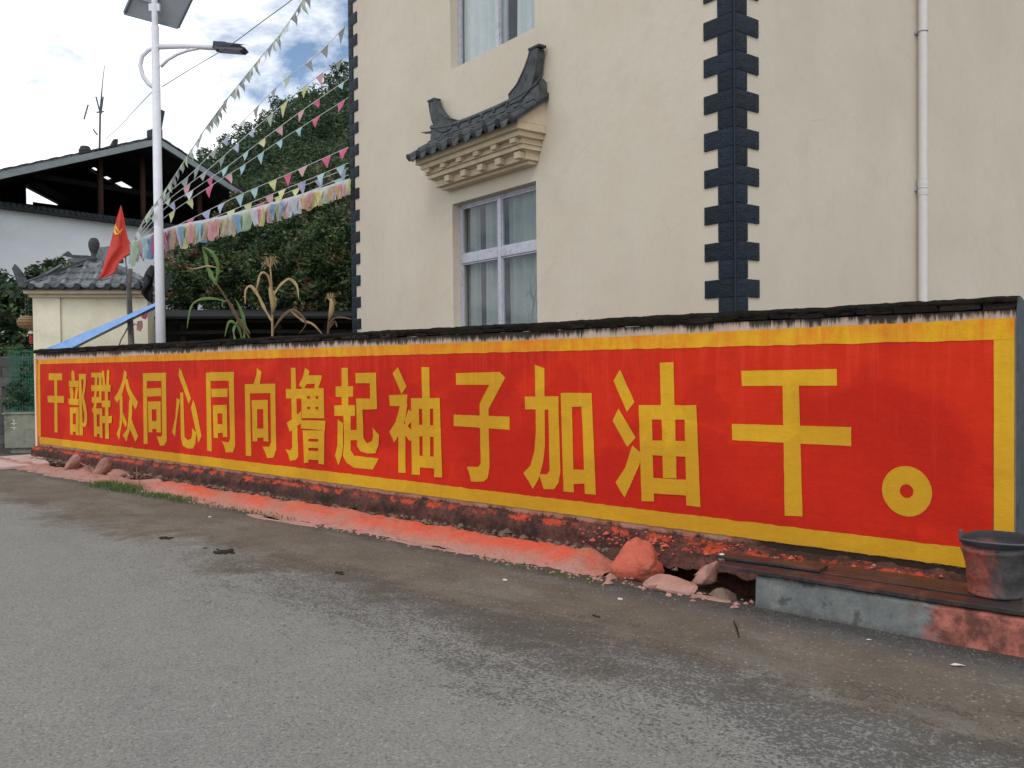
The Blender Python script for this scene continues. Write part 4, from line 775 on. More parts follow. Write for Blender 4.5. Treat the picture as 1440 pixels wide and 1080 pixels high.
# ---- aerial
def pole_pts(lst, Y): return [at(x, y, Y) for x, y in lst]
an = thing('roof_aerial', 'spindly television aerial standing on the old house roof', 'aerial', Matrix.Translation(at(140, 206, 24.9)))
iv = Matrix.Translation(-at(140, 206, 24.9))
b = MB(); b.tube([iv @ p for p in pole_pts([(140, 208), (141, 155), (144, 118), (147, 92)], 24.9)], [.03, .028, .012, .008], 6); b.build('mast', M['wire'], an)
for pts in ([(118, 168), (124, 147)], [(135, 136), (138, 148), (141, 160)], [(145, 136), (143, 152), (142, 160)], [(131, 182), (137, 190)], [(136, 158), (146, 157)]):
    b = MB(); b.tube([iv @ p for p in pole_pts(pts, 24.9)], .022, 5); b.build('element', M['wire'], an)
b = MB(); b.tube([iv @ p for p in pole_pts([(118, 160), (141, 157)], 24.9)], .004, 4); b.build('boom', M['wire'], an)
# ================================================================== TREES, HEDGE, HILLSIDE
def leaf_mesh(name, blobs, mats, weights, size, seed, n_per):
    """blobs: (x,y,z,rx,ry,rz); leaves scattered through shells of each blob, each a folded diamond"""
    r_ = np.random.RandomState(seed); P = []
    for (x, y, z_, rx, ry, rz), n in zip(blobs, n_per):
        d = r_.normal(size=(n, 3)); d /= np.linalg.norm(d, axis=1)[:, None]; rad = r_.uniform(.45, 1.0, n) ** .55
        P.append(np.array([x, y, z_]) + d * rad[:, None] * np.array([rx, ry, rz]) * (1 + .18 * np.sin(d[:, :1] * 7 + x) * np.cos(d[:, 2:] * 6 + y)))
    P = np.concatenate(P); n = len(P)
    a = r_.normal(size=(n, 3)); a[:, 2] *= .6; a /= np.linalg.norm(a, axis=1)[:, None]
    c = r_.normal(size=(n, 3)); c -= (c * a).sum(1)[:, None] * a; c /= np.linalg.norm(c, axis=1)[:, None]
    s = size * r_.uniform(.55, 1.25, n)[:, None]; nn = np.cross(a, c)
    V = np.stack([P - a * s, P + c * s * .45 + nn * s * .12, P + a * s, P - c * s * .45 + nn * s * .12], 1).reshape(-1, 3)
    me = bpy.data.meshes.new(name); me.vertices.add(4 * n); me.vertices.foreach_set('co', V.ravel())
    me.loops.add(4 * n); me.loops.foreach_set('vertex_index', np.arange(4 * n)); me.polygons.add(n); me.polygons.foreach_set('loop_start', np.arange(n) * 4); me.polygons.foreach_set('loop_total', np.full(n, 4))
    for m in mats: me.materials.append(m)
    # leaf kinds come in sprays, not salt and pepper
    f = np.array([noise.noise(Vector((float(p[0]), float(p[1]), float(p[2]))) * (.16 / size)) for p in P[:, :]]) * .9 + r_.uniform(-.25, .25, n)
    cuts = np.quantile(f, np.cumsum(weights)[:-1]); me.polygons.foreach_set('material_index', np.searchsorted(cuts, f).astype(np.int32))
    me.update(calc_edges=True); return me
def tree(label, base, blobs, mats, weights, size, seed, dens, cat='tree', group=None, name='broadleaf_tree', th=.12):
    """base: ground point; blobs relative to base"""
    t = thing(name, label, cat, Matrix.Translation(base), group)
    npb = [int(dens * (bx[3] * bx[4] * bx[5]) ** (2 / 3)) for bx in blobs]
    link(leaf_mesh('crown', blobs, mats, weights, size, seed, npb), 'crown', t)
    b = MB(); rr = random.Random(seed); mid = Vector(blobs[0][:3])
    b.tube([(0, 0, -.2), (mid.x * .3 + .05, mid.y * .2, mid.z * .35), (mid.x * .7, mid.y * .6, mid.z * .7), mid], [th, th * .8, th * .6, th * .35], 8)
    for bl in blobs[1:]: b.tube([(mid.x * .4, mid.y * .4, mid.z * .45), ((mid.x * .4 + bl[0]) / 2, (mid.y * .4 + bl[1]) / 2, (mid.z * .4 + bl[2]) / 2 + .1), bl[:3]], [th * .5, th * .35, th * .15], 6)
    b.build('trunk', M['bark'], t, smooth=True); return t
lf = [M['leafA'], M['leafB'], M['leafC']]
def px_tree(label, px, Y, blobs_px, mats, weights, size, seed, dens, **k):
    bp = at(px, 600, Y); bp.z = -.14; bl = []
    for (x, y, dY, rpx) in blobs_px:
        c = at(x, y, Y + dY); r_ = rpx * (Y + dY) / FPX; bl.append((c.x - bp.x, c.y - bp.y, c.z - bp.z, r_, r_ * 1.1, r_ * .85))
    return tree(label, bp, bl, mats, weights, size, seed, dens, **k)
px_tree('dark bushy tree with reddish tips right of the lamp post', 262, 21, [(255, 400, 0, 42), (240, 430, .3, 34), (285, 385, .5, 45), (250, 372, .6, 30)], lf, (.46, .43, .11), .058, 11, 7600)
px_tree('dense dark tree behind the green corn stalk', 320, 20.5, [(320, 385, 0, 48), (300, 350, .8, 36), (345, 350, .6, 40), (325, 425, 0, 40)], lf, (.50, .42, .08), .058, 12, 7600)
px_tree('dense dark tree behind the dry corn stalk', 385, 20, [(385, 375, 0, 48), (370, 335, .7, 40), (410, 340, .5, 44), (390, 420, 0, 42)], lf, (.48, .44, .08), .058, 13, 7600)
px_tree('dark leafy tree beside the corner of the cream house', 455, 19.5, [(450, 360, 0, 48), (475, 330, .5, 44), (440, 410, 0, 45), (490, 395, .2, 42), (485, 440, .2, 34)], lf, (.42, .50, .08), .058, 14, 7600)
px_tree('taller tree with orange-brown leaf tips behind the bunting', 390, 27, [(385, 285, 0, 42), (425, 262, .8, 36), (350, 300, .8, 36), (455, 285, .8, 44), (405, 310, 0, 44), (318, 325, .5, 30), (480, 255, 2, 40)], [M['leafA'], M['leafB'], M['leafY'], M['leafC']], (.44, .34, .10, .12), .065, 15, 5200)
px_tree('dark glossy leaved tree at the left edge behind the lantern', 10, 19.5, [(18, 430, 0, 40), (-15, 420, .5, 45), (35, 480, 0, 30), (-5, 480, .2, 40), (60, 390, .9, 24), (85, 380, 1.2, 20)], [M['leafA'], M['leafB']], (.75, .25), .10, 16, 2600)
# hillside wood
r_ = random.Random(5); blobs = []; npb = []
for k in range(1150):
    x, y = r_.uniform(-46, 2), r_.uniform(40, 76)
    if k % 6 == 0: x, y = r_.uniform(-100, 60), r_.uniform(50, 76)
    z_ = hz(x, y); s = r_.uniform(.8, 1.9) * (.7 + y / 140); blobs.append((x, y, z_ + s * .3, s, s, s * .75)); npb.append(int((130 + 120 * s) * (1 if -40 < x < -6 else .6)))
tag(link(leaf_mesh('hillside_wood', blobs, [M['leafA'], M['leafH'], M['leafY']], (.45, .52, .03), .13, 21, npb), 'hillside_wood'), 'dark green wooded hillside rising to the right behind the bunting', 'woodland', kind='stuff')
sky_trees = [(482, 95, 16, 'feathery tree at the hill crest nearest the cream house'), (468, 108, 12, 'small thin tree on the hill crest'), (443, 130, 15, 'pale loose tree below the crest, second from the house'), (425, 140, 13, 'low rounded tree on the skyline above the pink pennants'), (400, 150, 18, 'broad bushy tree in the middle of the skyline'), (372, 165, 15, 'spreading tree left of the broad skyline tree'), (345, 182, 15, 'rounded tree above the gable end of the old house'), (318, 198, 14, 'low tree on the skyline left of the gable verge'), (290, 212, 13, 'lowest skyline tree beside the old house roof')]
for k, (px, py, rp_, lab) in enumerate(sky_trees):
    Y = 68; c = at(px, py, Y); bp = Vector((c.x, c.y, hz(c.x, c.y) - .3)); bl = []
    rr = random.Random(k + 40); R_ = rp_ * Y / FPX
    for q in range(13): bl.append((rr.uniform(-.8, .8) * R_, rr.uniform(-.6, .6) * R_, c.z - bp.z + rr.uniform(-2.4, .5) * R_, R_ * rr.uniform(.35, .65), R_ * .6, R_ * rr.uniform(.35, .6)))
    tree(lab, bp, bl, [M['leafH'], M['leafY']], (.75, .25), .13, 60 + k, 420, name='skyline_tree', group='trees along the hill crest', th=.14)
# ================================================================== SHED BEHIND THE WALL
sp_ = at(360, 600, 17.6); SF = frame((sp_.x, 17.6, 0), R(6))
sh = thing('timber_shed', 'low dark timber shed with bark roof behind the corn stalks', 'shed', SF)
b = MB(); b.slab([(-2.5, -.35, 2.62), (-2.5, 1.9, 2.9), (-2.5, 1.9, 2.95), (-2.5, -.35, 2.67)], (5.1, 0, 0)); b.build('roof', M['dark'], sh)
for k in range(6):
    b = MB(); b.tube([(-2.35 + k * .95, 0, -.14), (-2.35 + k * .95, 0, 2.66)], .06, 8); b.build('post', M['wood'], sh)
for z_ in (2.02, 2.34, 2.56):
    b = MB(); b.tube([(-2.5, -.07, z_), (0, -.075, z_ + .03), (2.6, -.07, z_ + .01)], .045, 6); b.build('rail', M['wood'], sh)
for k in range(17):
    b = MB(); b.box(-2.5 + k * .30, -2.5 + k * .30 + .298, 1.5, 1.53 + .01 * (k % 2), -.14, 2.85); b.build('board', M['wood'], sh)
# ================================================================== LEFT EDGE: BLOCK WALL, PLANTER, NET
LF = frame((-10.6, 17.9, 0), R(4))
lw = thing('block_wall', 'old low grey block wall at the left edge beyond the slogan wall', 'wall', LF)
b = MB(); b.box(-4.0, 1.6, .012, .19, -.14, 1.92); b.build('mortar_core', M['block'], lw)
for r2 in range(10):
    for k in range(15):
        x0 = -4.0 + k * .4 - (.2 if r2 % 2 else 0)
        if x0 + .39 > 1.7: continue
        b = MB(); b.box(x0 + rnd.uniform(0, .006), x0 + .388, -rnd.uniform(0, .012), .011, -.1 + r2 * .2, .09 + r2 * .2); b.build('block', M['block'], lw)
pf = at(30, 628, 16.9)
PF = frame((pf.x, 16.9, 0), R(3)); pl = thing('planter', 'mossy concrete planter box with faded white strokes at the left edge', 'planter', PF)
b = MB(); b.box(-.32, 1.0, 0, .08, .10, .76); b.box(-.32, 1.0, .42, .50, .10, .76); b.box(-.32, -.24, .08, .42, .10, .76); b.box(.92, 1.0, .08, .42, .10, .76); b.box(-.24, .92, .08, .42, .10, .70); b.box(-.35, 1.03, -.02, .52, .762, .80); b.box(-.25, .95, .06, .44, -.14, .10); b.build('box', M['planter'], pl, bevel=.012)
b = MB(); zc = .52
for (x0, x1, z0, z1) in ((-.145, -.12, .54, .66), (-.19, -.08, .575, .595), (-.19, -.08, .50, .52), (-.14, -.12, .46, .50)): b.box(x0, x1, -.004, -.001, z0, z1)
b.build('painted_strokes', M['chalk'], pl)
px_tree('leafy creeper growing behind the planter over the block wall', 32, 17.3, [(32, 548, 0, 22), (42, 520, 0, 16), (20, 565, 0, 14), (45, 560, 0, 16)], [M['leafA'], M['leafB']], (.7, .3), .05, 33, 4200, cat='plant', name='creeper', th=.03)
nt_ = thing('green_net', 'sagging green garden net hung in front of the block wall', 'net', Matrix.Translation(at(20, 628, 17.15)))
iv = nt_.matrix_world.inverted(); b = MB()
for k in range(12):
    x = 12 + k * 3.4; b.tube([iv @ at(x + 1.5 * math.sin(k), y, 17.15) for y in (492, 520, 550, 582)], .007, 4)
for k in range(16):
    y = 494 + k * 5.6; b.tube([iv @ at(x, y + 1.2 * math.sin(x * .3 + k), 17.15) for x in (11, 22, 33, 44, 51)], .006, 4)
b.build('mesh', M['net'], nt_)
px_tree('pale leafed plant standing above the block wall', 28, 18.3, [(25, 497, 0, 14), (40, 505, 0, 12), (8, 500, 0, 14)], [M['leafB'], M['leafY']], (.6, .4), .06, 35, 3000, cat='plant', name='leafy_plant', th=.03)
# pink splashed sheet on the ground
q4 = [ground(-120, 652), ground(-120, 668), ground(0, 661), ground(40, 658), ground(70, 655), ground(54, 641), ground(0, 645)]
b = MB(); b.slab([(p.x, p.y, .006) for p in q4], (0, 0, .035)); b.build; o = b.build('cement_sheet', M['cloth'], bevel=.01); tag(o, 'flat pinkish cement sheet on the ground at the left edge', 'sheet')
# ================================================================== LANTERN
lc = at(38, 453, 16.6)
ln = thing('hanging_lantern', 'round woven brown lantern hanging left of the gate pier', 'lantern', Matrix.Translation(lc))
b = MB(); n = 24; pr = [(.04, -.125), (.10, -.115), (.155, -.07), (.178, -.01), (.17, .04), (.13, .09), (.07, .118), (.03, .125)]; b.lathe((0, 0, 0), pr, n); b.build('shade', M['lantern'], ln, smooth=True)
for z_, rr_ in ((-.07, .158), (-.01, .181), (.04, .173), (.09, .133)):
    b = MB(); b.tube([(rr_ * math.cos(a), rr_ * math.sin(a), z_) for a in [2 * math.pi * k / 24 for k in range(25)]], .006, 5); b.build('hoop', M['cornb'], ln)
for dx in (-.03, .03):
    b = MB(); b.tube([(dx, 0, .12), (dx * .8, 0, .55)], .004, 4); b.build('cord', M['wire'], ln)
b = MB(); b.lathe((.07, 0, -.22), [(.0, .06), (.03, .05), (.055, .0), (.05, -.005), (.0, -.004)], 12); b.build('bell', M['pale'], ln)
b = MB(); b.tube([(.07, 0, -.225), (.07, 0, -.30), (.072, 0, -.42)], [.012, .034, .026], 8); b.tube([(.07, 0, -.10), (.07, 0, -.17)], .004, 4); b.build('tassel', M['tassel'], ln)
# ================================================================== SOLAR STREET LAMP
LY = 14.5; lb = at(226, 480, LY); lb.z = 0; lt = Vector((lb.x, lb.y, 7.95))
LP = frame((lb.x, lb.y, 0), 0); sl_ = thing('street_lamp', 'tall white solar street lamp with curved brace and single arm', 'street lamp', LP); ivl = LP.inverted()
b = MB(); b.tube([(0, 0, -.14), (0, 0, 3.5), (0, 0, 7.35)], [.085, .076, .062], 20); b.tube([(0, 0, 7.35), (0, 0, 8.0)], .045, 16); b.build('pole', M['steel'], sl_, smooth=True)
def lpx(l, dY=0): return [ivl @ at(x, y, LY + dY) for x, y in l]
b = MB(); b.tube(lpx([(219, 66), (260, 65), (312, 68)]), [.045, .04, .036], 12); b.build('arm', M['steel'], sl_, smooth=True)
b = MB(); b.tube(lpx([(219, 67), (209, 70), (200, 79), (197, 92), (201, 107), (209, 118), (221, 127)]), .035, 10); b.tube(lpx([(226, 94), (236, 84), (250, 76), (264, 71), (279, 68)]), .026, 10); b.build('curved_brace', M['steel'], sl_, smooth=True)
lh = lpx([(300, 66)])[0]; b = MB(); A = lpx([(302, 66), (345, 69)]); dirv = (A[1] - A[0]); Lh = dirv.length
Mh = Matrix.Translation(A[0]) @ dirv.to_track_quat('X', 'Z').to_matrix().to_4x4()
b.slab([Mh @ Vector(p) for p in [(0, -.09, -.03), (.02, -.11, .05), (Lh * .85, -.11, .03), (Lh, -.07, .0), (Lh * .93, -.09, -.045), (.05, -.11, -.055)]], Mh.to_3x3() @ Vector((0, .22, 0)))
b.box(.07, .20, -.06, .06, .045, .085, M=Mh); lo = b.build('lamp_head', M['lamp'], sl_, bevel=.012)
b = MB(); b.box(.10, Lh * .85, -.08, .08, -.064, -.054, M=Mh); b.build('lens', M['alu'], lo)
pc = [ivl @ v for v in (at(175, 18, LY + .25), at(250, 38, LY + .25), at(293, -52, LY - .35), at(212, -68, LY - .35))]
nrm = (pc[1] - pc[0]).cross(pc[3] - pc[0]).normalized(); nrm = nrm if nrm.z > 0 else -nrm
b = MB(); b.slab(pc, nrm * .035); po = b.build('solar_panel', M['panelback'], sl_)
b = MB(); b.slab([p + nrm * .0355 for p in pc], nrm * .004); b.build('cells', M['cell'], po)
for a, c in zip(pc, pc[1:] + pc[:1]):
    b = MB(); dv = c - a; Mx = Matrix.Translation((a + c) / 2) @ dv.to_track_quat('X', 'Z').to_matrix().to_4x4(); b.box(-dv.length / 2, dv.length / 2, -.02, .02, -.03, .02, M=Mx); b.build('frame_rail', M['pframe'], po)
ctr = sum(pc, Vector()) / 4; ex = (pc[1] - pc[0]).normalized(); ey = (pc[3] - pc[0]).normalized()
b = MB(); b.slab([ctr + ex * x - nrm * .03 + ey * y for x, y in ((-.36, -.28), (-.04, -.28), (-.04, .25), (-.36, .25))], nrm * .028); b.build('battery_box', M['alu'], po, bevel=.01)
b = MB(); b.tube([(0, 0, 7.3), (0, 0, ctr.z - .06)], .05, 12); b.box(-.09, .09, -.03, .03, 7.60, 7.72); b.build('bracket', M['steel'], po)
# ================================================================== POST, FLAG, TARP
PY = 15.1; pb = at(184, 600, PY); pb.z = 0; PFm = frame((pb.x, pb.y, 0), 0); pp = thing('bunting_post', 'crooked grey wooden post beside the gate pier holding the strings', 'post', PFm); ivp = PFm.inverted()
b = MB(); b.tube([(0, 0, -.14), ivp @ at(185, 490, PY), ivp @ at(182, 430, PY), ivp @ at(181, 405, PY), ivp @ at(184, 378, PY)], [.06, .055, .048, .04, .03], 10); b.build('pole', M['post'], pp, smooth=True)
b = MB(); b.tube([ivp @ at(*q, PY) for q in ((167, 488), (170, 478), (176, 468), (180, 460))], .012, 6); b.tube([ivp @ at(*q, PY) for q in ((183, 462), (190, 455), (193, 458))], .009, 6); b.build('twig', M['post'], pp, smooth=True)
FY = 15.0; fb = at(181, 480, FY); FM = Matrix.Translation(fb); fl = thing('party_flag', 'limp red flag with yellow hammer and sickle on a thin stick', 'flag', FM); ivf = FM.inverted()
b = MB(); b.tube([ivf @ at(*q, FY) for q in ((183, 470), (178, 385))] + [ivf @ at(175.5, 345, FY + .14), ivf @ at(170, 289, FY + .10)], [.010, .010, .010, .008], 8); b.build('stick', M['wire'], fl, smooth=True)
rows = [(291, 169, 171), (305, 164.5, 174), (320, 161, 176.5), (335, 157, 180), (347, 154, 186), (354, 151, 184), (362, 149, 174), (372, 146, 166), (384, 142, 162.5), (392, 139.5, 143)]
def flagp(i, j):
    q = j * (len(rows) - 1); a = min(int(q), len(rows) - 2); y, xl, xr = (lerp(rows[a][k], rows[a + 1][k], q - a) for k in range(3)); x = lerp(xl, xr, i)
    return ivf @ at(x, y, FY + .05 * math.sin(i * 9 + j * 4) * min(1, j * 3) + .12 * (1 - i) * j)
b = MB(); b.grid(flagp, 16, 36); fo = b.build('cloth', M['flag'], fl, smooth=True)
em = MB()
def fpos(x, y, d=-.02): 
    j = max(0, min(1, np.interp(y, [r__[0] for r__ in rows], np.linspace(0, 1, len(rows))))); a = min(int(j * (len(rows) - 1)), len(rows) - 2); q = j * (len(rows) - 1)
    xl, xr = (lerp(rows[a][k], rows[a + 1][k], q - a) for k in (1, 2)); i = (x - xl) / (xr - xl); return ivf @ at(x, y, FY + .05 * math.sin(i * 9 + j * 4) * min(1, j * 3) + .12 * (1 - i) * j + d)
arc = [(163.5, 314), (161.5, 318), (161, 324), (162.5, 329), (166, 329), (170, 325), (172, 321)]   # sickle, foreshortened by the fold
em.ribbon([fpos(*p) for p in arc], [.006, .014, .018, .018, .016, .014, .005], (1, 0, .6)); em.ribbon([fpos(*p) for p in ((163, 328), (159.5, 332), (158, 334))], [.013, .013, .011], (1, 0, .7))
em.ribbon([fpos(*p, -.024) for p in ((163, 320), (166, 324), (170, 329))], [.008, .008, .008], (.7, 0, .7)); em.ribbon([fpos(*p, -.026) for p in ((162.4, 321.5), (164, 318))], [.014, .014], (1, 0, -.6))
em.build('hammer_and_sickle', M['gold'], fo)
# tarp strip
TY = 15.9
A_ = [(55, 494), (87, 481), (110, 471), (140, 459), (180, 442), (218, 426)]; B_ = [(71, 503), (96, 491), (120, 479), (148, 465), (184, 447), (219, 430)]
Yq = [16.15, 16.0, 15.75, 15.4, 15.0, 14.65]
b = MB(); tm = Matrix.Translation(at(56, 491, 16.15)); it = tm.inverted()
def tarpf(i, j):
    q = i * 5; a = min(int(q), 4); f_ = q - a; x, y = (lerp(lerp(A_[a][k], A_[a + 1][k], f_), lerp(B_[a][k], B_[a + 1][k], f_), j) for k in (0, 1)); Y = lerp(Yq[a], Yq[a + 1], f_)
    return it @ at(x, y, Y - .22 * j + .05 * math.sin(j * 3.1 + i * 3) + .02 * math.sin(i * 40))
b.grid(tarpf, 50, 6); b.grid(lambda i, j: Vector(tarpf(i, 1)) + Vector((0, .22 * j, .01 * j - .004)), 50, 3)
tag(b.build('blue_tarp', M['tarp'], M=tm, smooth=True), 'folded bright blue tarp stretched slanting across the gate pier', 'tarp')
tagp = [(203, 436, 449), (196, 452, 466)]
for k, (x, y0, y1) in enumerate(tagp):
    b = MB(); c = at(x, y0, 15.0); q = Matrix.Translation(c); i_ = q.inverted(); b.slab([i_ @ at(*p, 15.0) for p in ((x - 3, y0), (x + 3, y0 - 1), (x + 4, (y0 + y1) / 2), (x + 1, y1), (x - 4, y1 - 2))], (0, .03, 0)); tag(b.build('loose_pennant', M['fk'] if k else M['fp'], M=q), ('upper' if k == 0 else 'lower') + ' pink scrap of bunting hanging beside the wooden post', 'pennant')
b = MB(); c = at(208, 400, 15.2); q = Matrix.Translation(c); i_ = q.inverted(); b.grid(lambda i, j: i_ @ at(203 + 12 * i + 5 * math.sin(j * 7) * (1 - i), 384 + 38 * j + 6 * i, 15.2 + .06 * math.sin(i * 9 + j * 5)), 8, 10); tag(b.build('black_rag', M['dark'], M=q, smooth=True), 'black rag hanging between the pier roof and the lamp post', 'rag')
# ================================================================== BUNTING
def spline(pts, n):
    L = [0]
    for a, c in zip(pts[:-1], pts[1:]): L.append(L[-1] + (Vector(c) - Vector(a)).length)
    out = []
    for i in range(n + 1):
        d = L[-1] * i / n; k = max(0, min(len(L) - 2, next((j for j in range(len(L) - 1) if L[j + 1] >= d), len(L) - 2))); f_ = (d - L[k]) / (L[k + 1] - L[k])
        p0, p1, p2, p3 = (Vector(pts[max(0, min(len(pts) - 1, k + o))]) for o in (-1, 0, 1, 2))
        out.append(.5 * ((2 * p1) + (p2 - p0) * f_ + (2 * p0 - 5 * p1 + 4 * p2 - p3) * f_ ** 2 + (3 * p1 - p0 - 3 * p2 + p3) * f_ ** 3))
    return out
def bunting(label, pl_, Y0, Y1, cols, spacing=.36, w=.085, h=.20, swing=.3, seed=0, r=.006, skip=0, angle=None):
    n = len(pl_); P = [at(x, y, lerp(Y0, Y1, (x - pl_[0][0]) / (pl_[-1][0] - pl_[0][0]))) for x, y in pl_]
    spacing *= .92
    t = thing('bunting_string', label, 'bunting', Matrix.Translation(P[0]), 'strings of bunting from the post to the cream house'); o = P[0]; P = [p - o for p in P]; C_ = spline(P, 120)
    b = MB(); b.tube(C_[::4], r, 4); b.build('cord', M['string'], t); rr = random.Random(seed)
    L = sum((c - a).length for a, c in zip(C_[:-1], C_[1:])); N = int(L / spacing)
    for k in range(N):
        f_ = (k + .5 + rr.uniform(-.15, .15)) / N; 
        if f_ < skip: continue
        i = min(119, int(f_ * 120)); p = C_[i]; d = (C_[i + 1] - C_[i]).normalized(); dh = Vector((d.x, d.y, d.z)); sw = rr.uniform(-swing, swing); ww = w * rr.uniform(.85, 1.15); hh = h * rr.uniform(.8, 1.1)
        out = d.cross(Vector((0, 0, 1))).normalized(); tip = Vector((0, 0, -hh)) + d * sw * hh + out * rr.uniform(-.5, .5) * hh; m = tip * .5 + out * rr.uniform(-.03, .03)
        b = MB(); b.add([p - d * ww, p + out * .004, p + d * ww, p + m - d * ww * .5, p + m + out * .012, p + m + d * ww * .5, p + tip], [(0, 1, 4, 3), (1, 2, 5, 4), (3, 4, 6), (4, 5, 6)])
        b.build('pennant', M['f' + cols[(k + rr.randrange(2)) % len(cols)]], t, smooth=True)
    return t
bunting('closely set greyish bunting climbing steeply over the street from behind the lamp post', [(184, 345), (204, 306), (229, 272), (262, 222), (300, 165), (355, 95), (400, 40), (440, -22)], 15, 9.2, 'dgdwdddg', .125, .085, .15, .3, 1)
bunting('topmost sparse bunting with small grey pennants crossing the white sky', [(190, 330), (231, 277), (269, 244), (320, 192), (355, 157), (397, 115), (443, 80), (488, 34)], 15, 14.4, 'lwddgdd', .40, .078, .165, .5, 2)
bunting('bunting second from the top, passing in front of the gable verge', [(190, 336), (230, 287), (282, 247), (312, 222), (345, 192), (385, 158), (430, 120), (490, 76)], 15, 14.4, 'llgykdd', .40, .078, .165, .5, 3)
bunting('bunting third from the top with pale green and white pennants', [(190, 341), (231, 294), (276, 264), (324, 231), (358, 205), (409, 167), (450, 138), (490, 111)], 15, 14.5, 'bylkwp', .40, .078, .165, .4, 4)
bunting('bunting fourth from the top with pink and lemon pennants', [(190, 345), (231, 306), (306, 255), (340, 234), (390, 200), (433, 173), (490, 137)], 15, 14.5, 'blbyppk', .40, .078, .165, .35, 5)
bunting('bunting with well spaced aqua, lilac and lemon pennants above the fringe', [(190, 344), (229, 327), (262, 311), (340, 273), (400, 247), (490, 207)], 15, 14.5, 'ypkpylbbl', .33, .085, .20, .15, 6)
bunting('bunting just above the fringe ending at a magenta pennant', [(190, 348), (240, 328), (300, 306), (370, 278), (430, 254), (490, 229)], 15, 14.5, 'ykylbly', .36, .085, .19, .15, 7)
bunting('second bunting above the fringe with lemon and lilac pennants', [(190, 351), (240, 333), (300, 311), (370, 285), (430, 260), (490, 236)], 15, 14.6, 'byblyyp', .38, .085, .19, .15, 8)
bunting('lowest pennant string lying right along the coloured fringe', [(190, 354), (240, 337), (300, 316), (370, 293), (430, 271), (490, 246)], 15, 14.6, 'pbkybpy', .38, .085, .19, .15, 9)
# dense fringe
pts = [(186, 340), (205, 334), (229, 325), (262, 316), (300, 309), (340, 299), (400, 282), (450, 267), (493, 253)]
P = [at(x, y, lerp(14.9, 14.5, (x - 186) / 307)) for x, y in pts]; o_ = P[0]; fr_ = thing('fringe_garland', 'thick band of pastel paper fringe strung from the post to the house corner', 'garland', Matrix.Translation(o_)); C_ = spline([p - o_ for p in P], 140)
b = MB(); vs = []
for i, p in enumerate(C_): vs += [p + Vector((0, 0, .03)), p + Vector((0, .02 * math.sin(i), -.03)), p + Vector((0, .012, -.10 + .012 * math.sin(i * 1.7)))]
b.add(vs, [(i * 3 + k, i * 3 + 3 + k, i * 3 + 4 + k, i * 3 + 1 + k) for i in range(140) for k in (0, 1)]); b.build('top_band', M['fw'], fr_, smooth=True)
rr = random.Random(4)
for k in range(72):
    f_ = (k + .5) / 72; i = min(139, int(f_ * 140)); p = C_[i]; d = (C_[min(140, i + 1)] - C_[i]).normalized(); w_ = rr.uniform(.045, .065); h_ = lerp(.40, .22, f_) * rr.uniform(.85, 1.12); sw = rr.uniform(-.06, .06); yo = -.02 - .03 * (k % 3)
    b = MB(); b.grid(lambda a, c: p + d * ((a - .5) * 2 * w_ * (1 - .15 * c) + sw * c) + Vector((0, yo + .05 * math.sin(a * 5 + c * 4 + k), -.03 - h_ * c * (1 - .06 * abs(a - .5)))), 3, 5); b.build('paper_strip', M['f' + 'ksogkwpywbkogsykwo'[(k * 5 + rr.randrange(4)) % 18]], fr_, smooth=True)
# wires
def wire(lab, pts, Y0, Y1, r_=.006):
    P = [at(x, y, lerp(Y0, Y1, i / (len(pts) - 1))) for i, (x, y) in enumerate(pts)]; o = P[0]; b = MB(); b.tube([p - o for p in spline(P, 24)], r_, 4); tag(b.build('overhead_wire', M['wire'], M=Matrix.Translation(o)), lab, 'wire')
wire('thin wire rising from the lamp post past the lamp head', [(228, 122), (270, 96), (320, 66), (372, 28), (410, 0), (440, -26)], 14.5, 11)
wire('thin wire sloping up from the old house ridge', [(148, 196), (170, 176), (190, 154), (215, 128)], 24.5, 15)
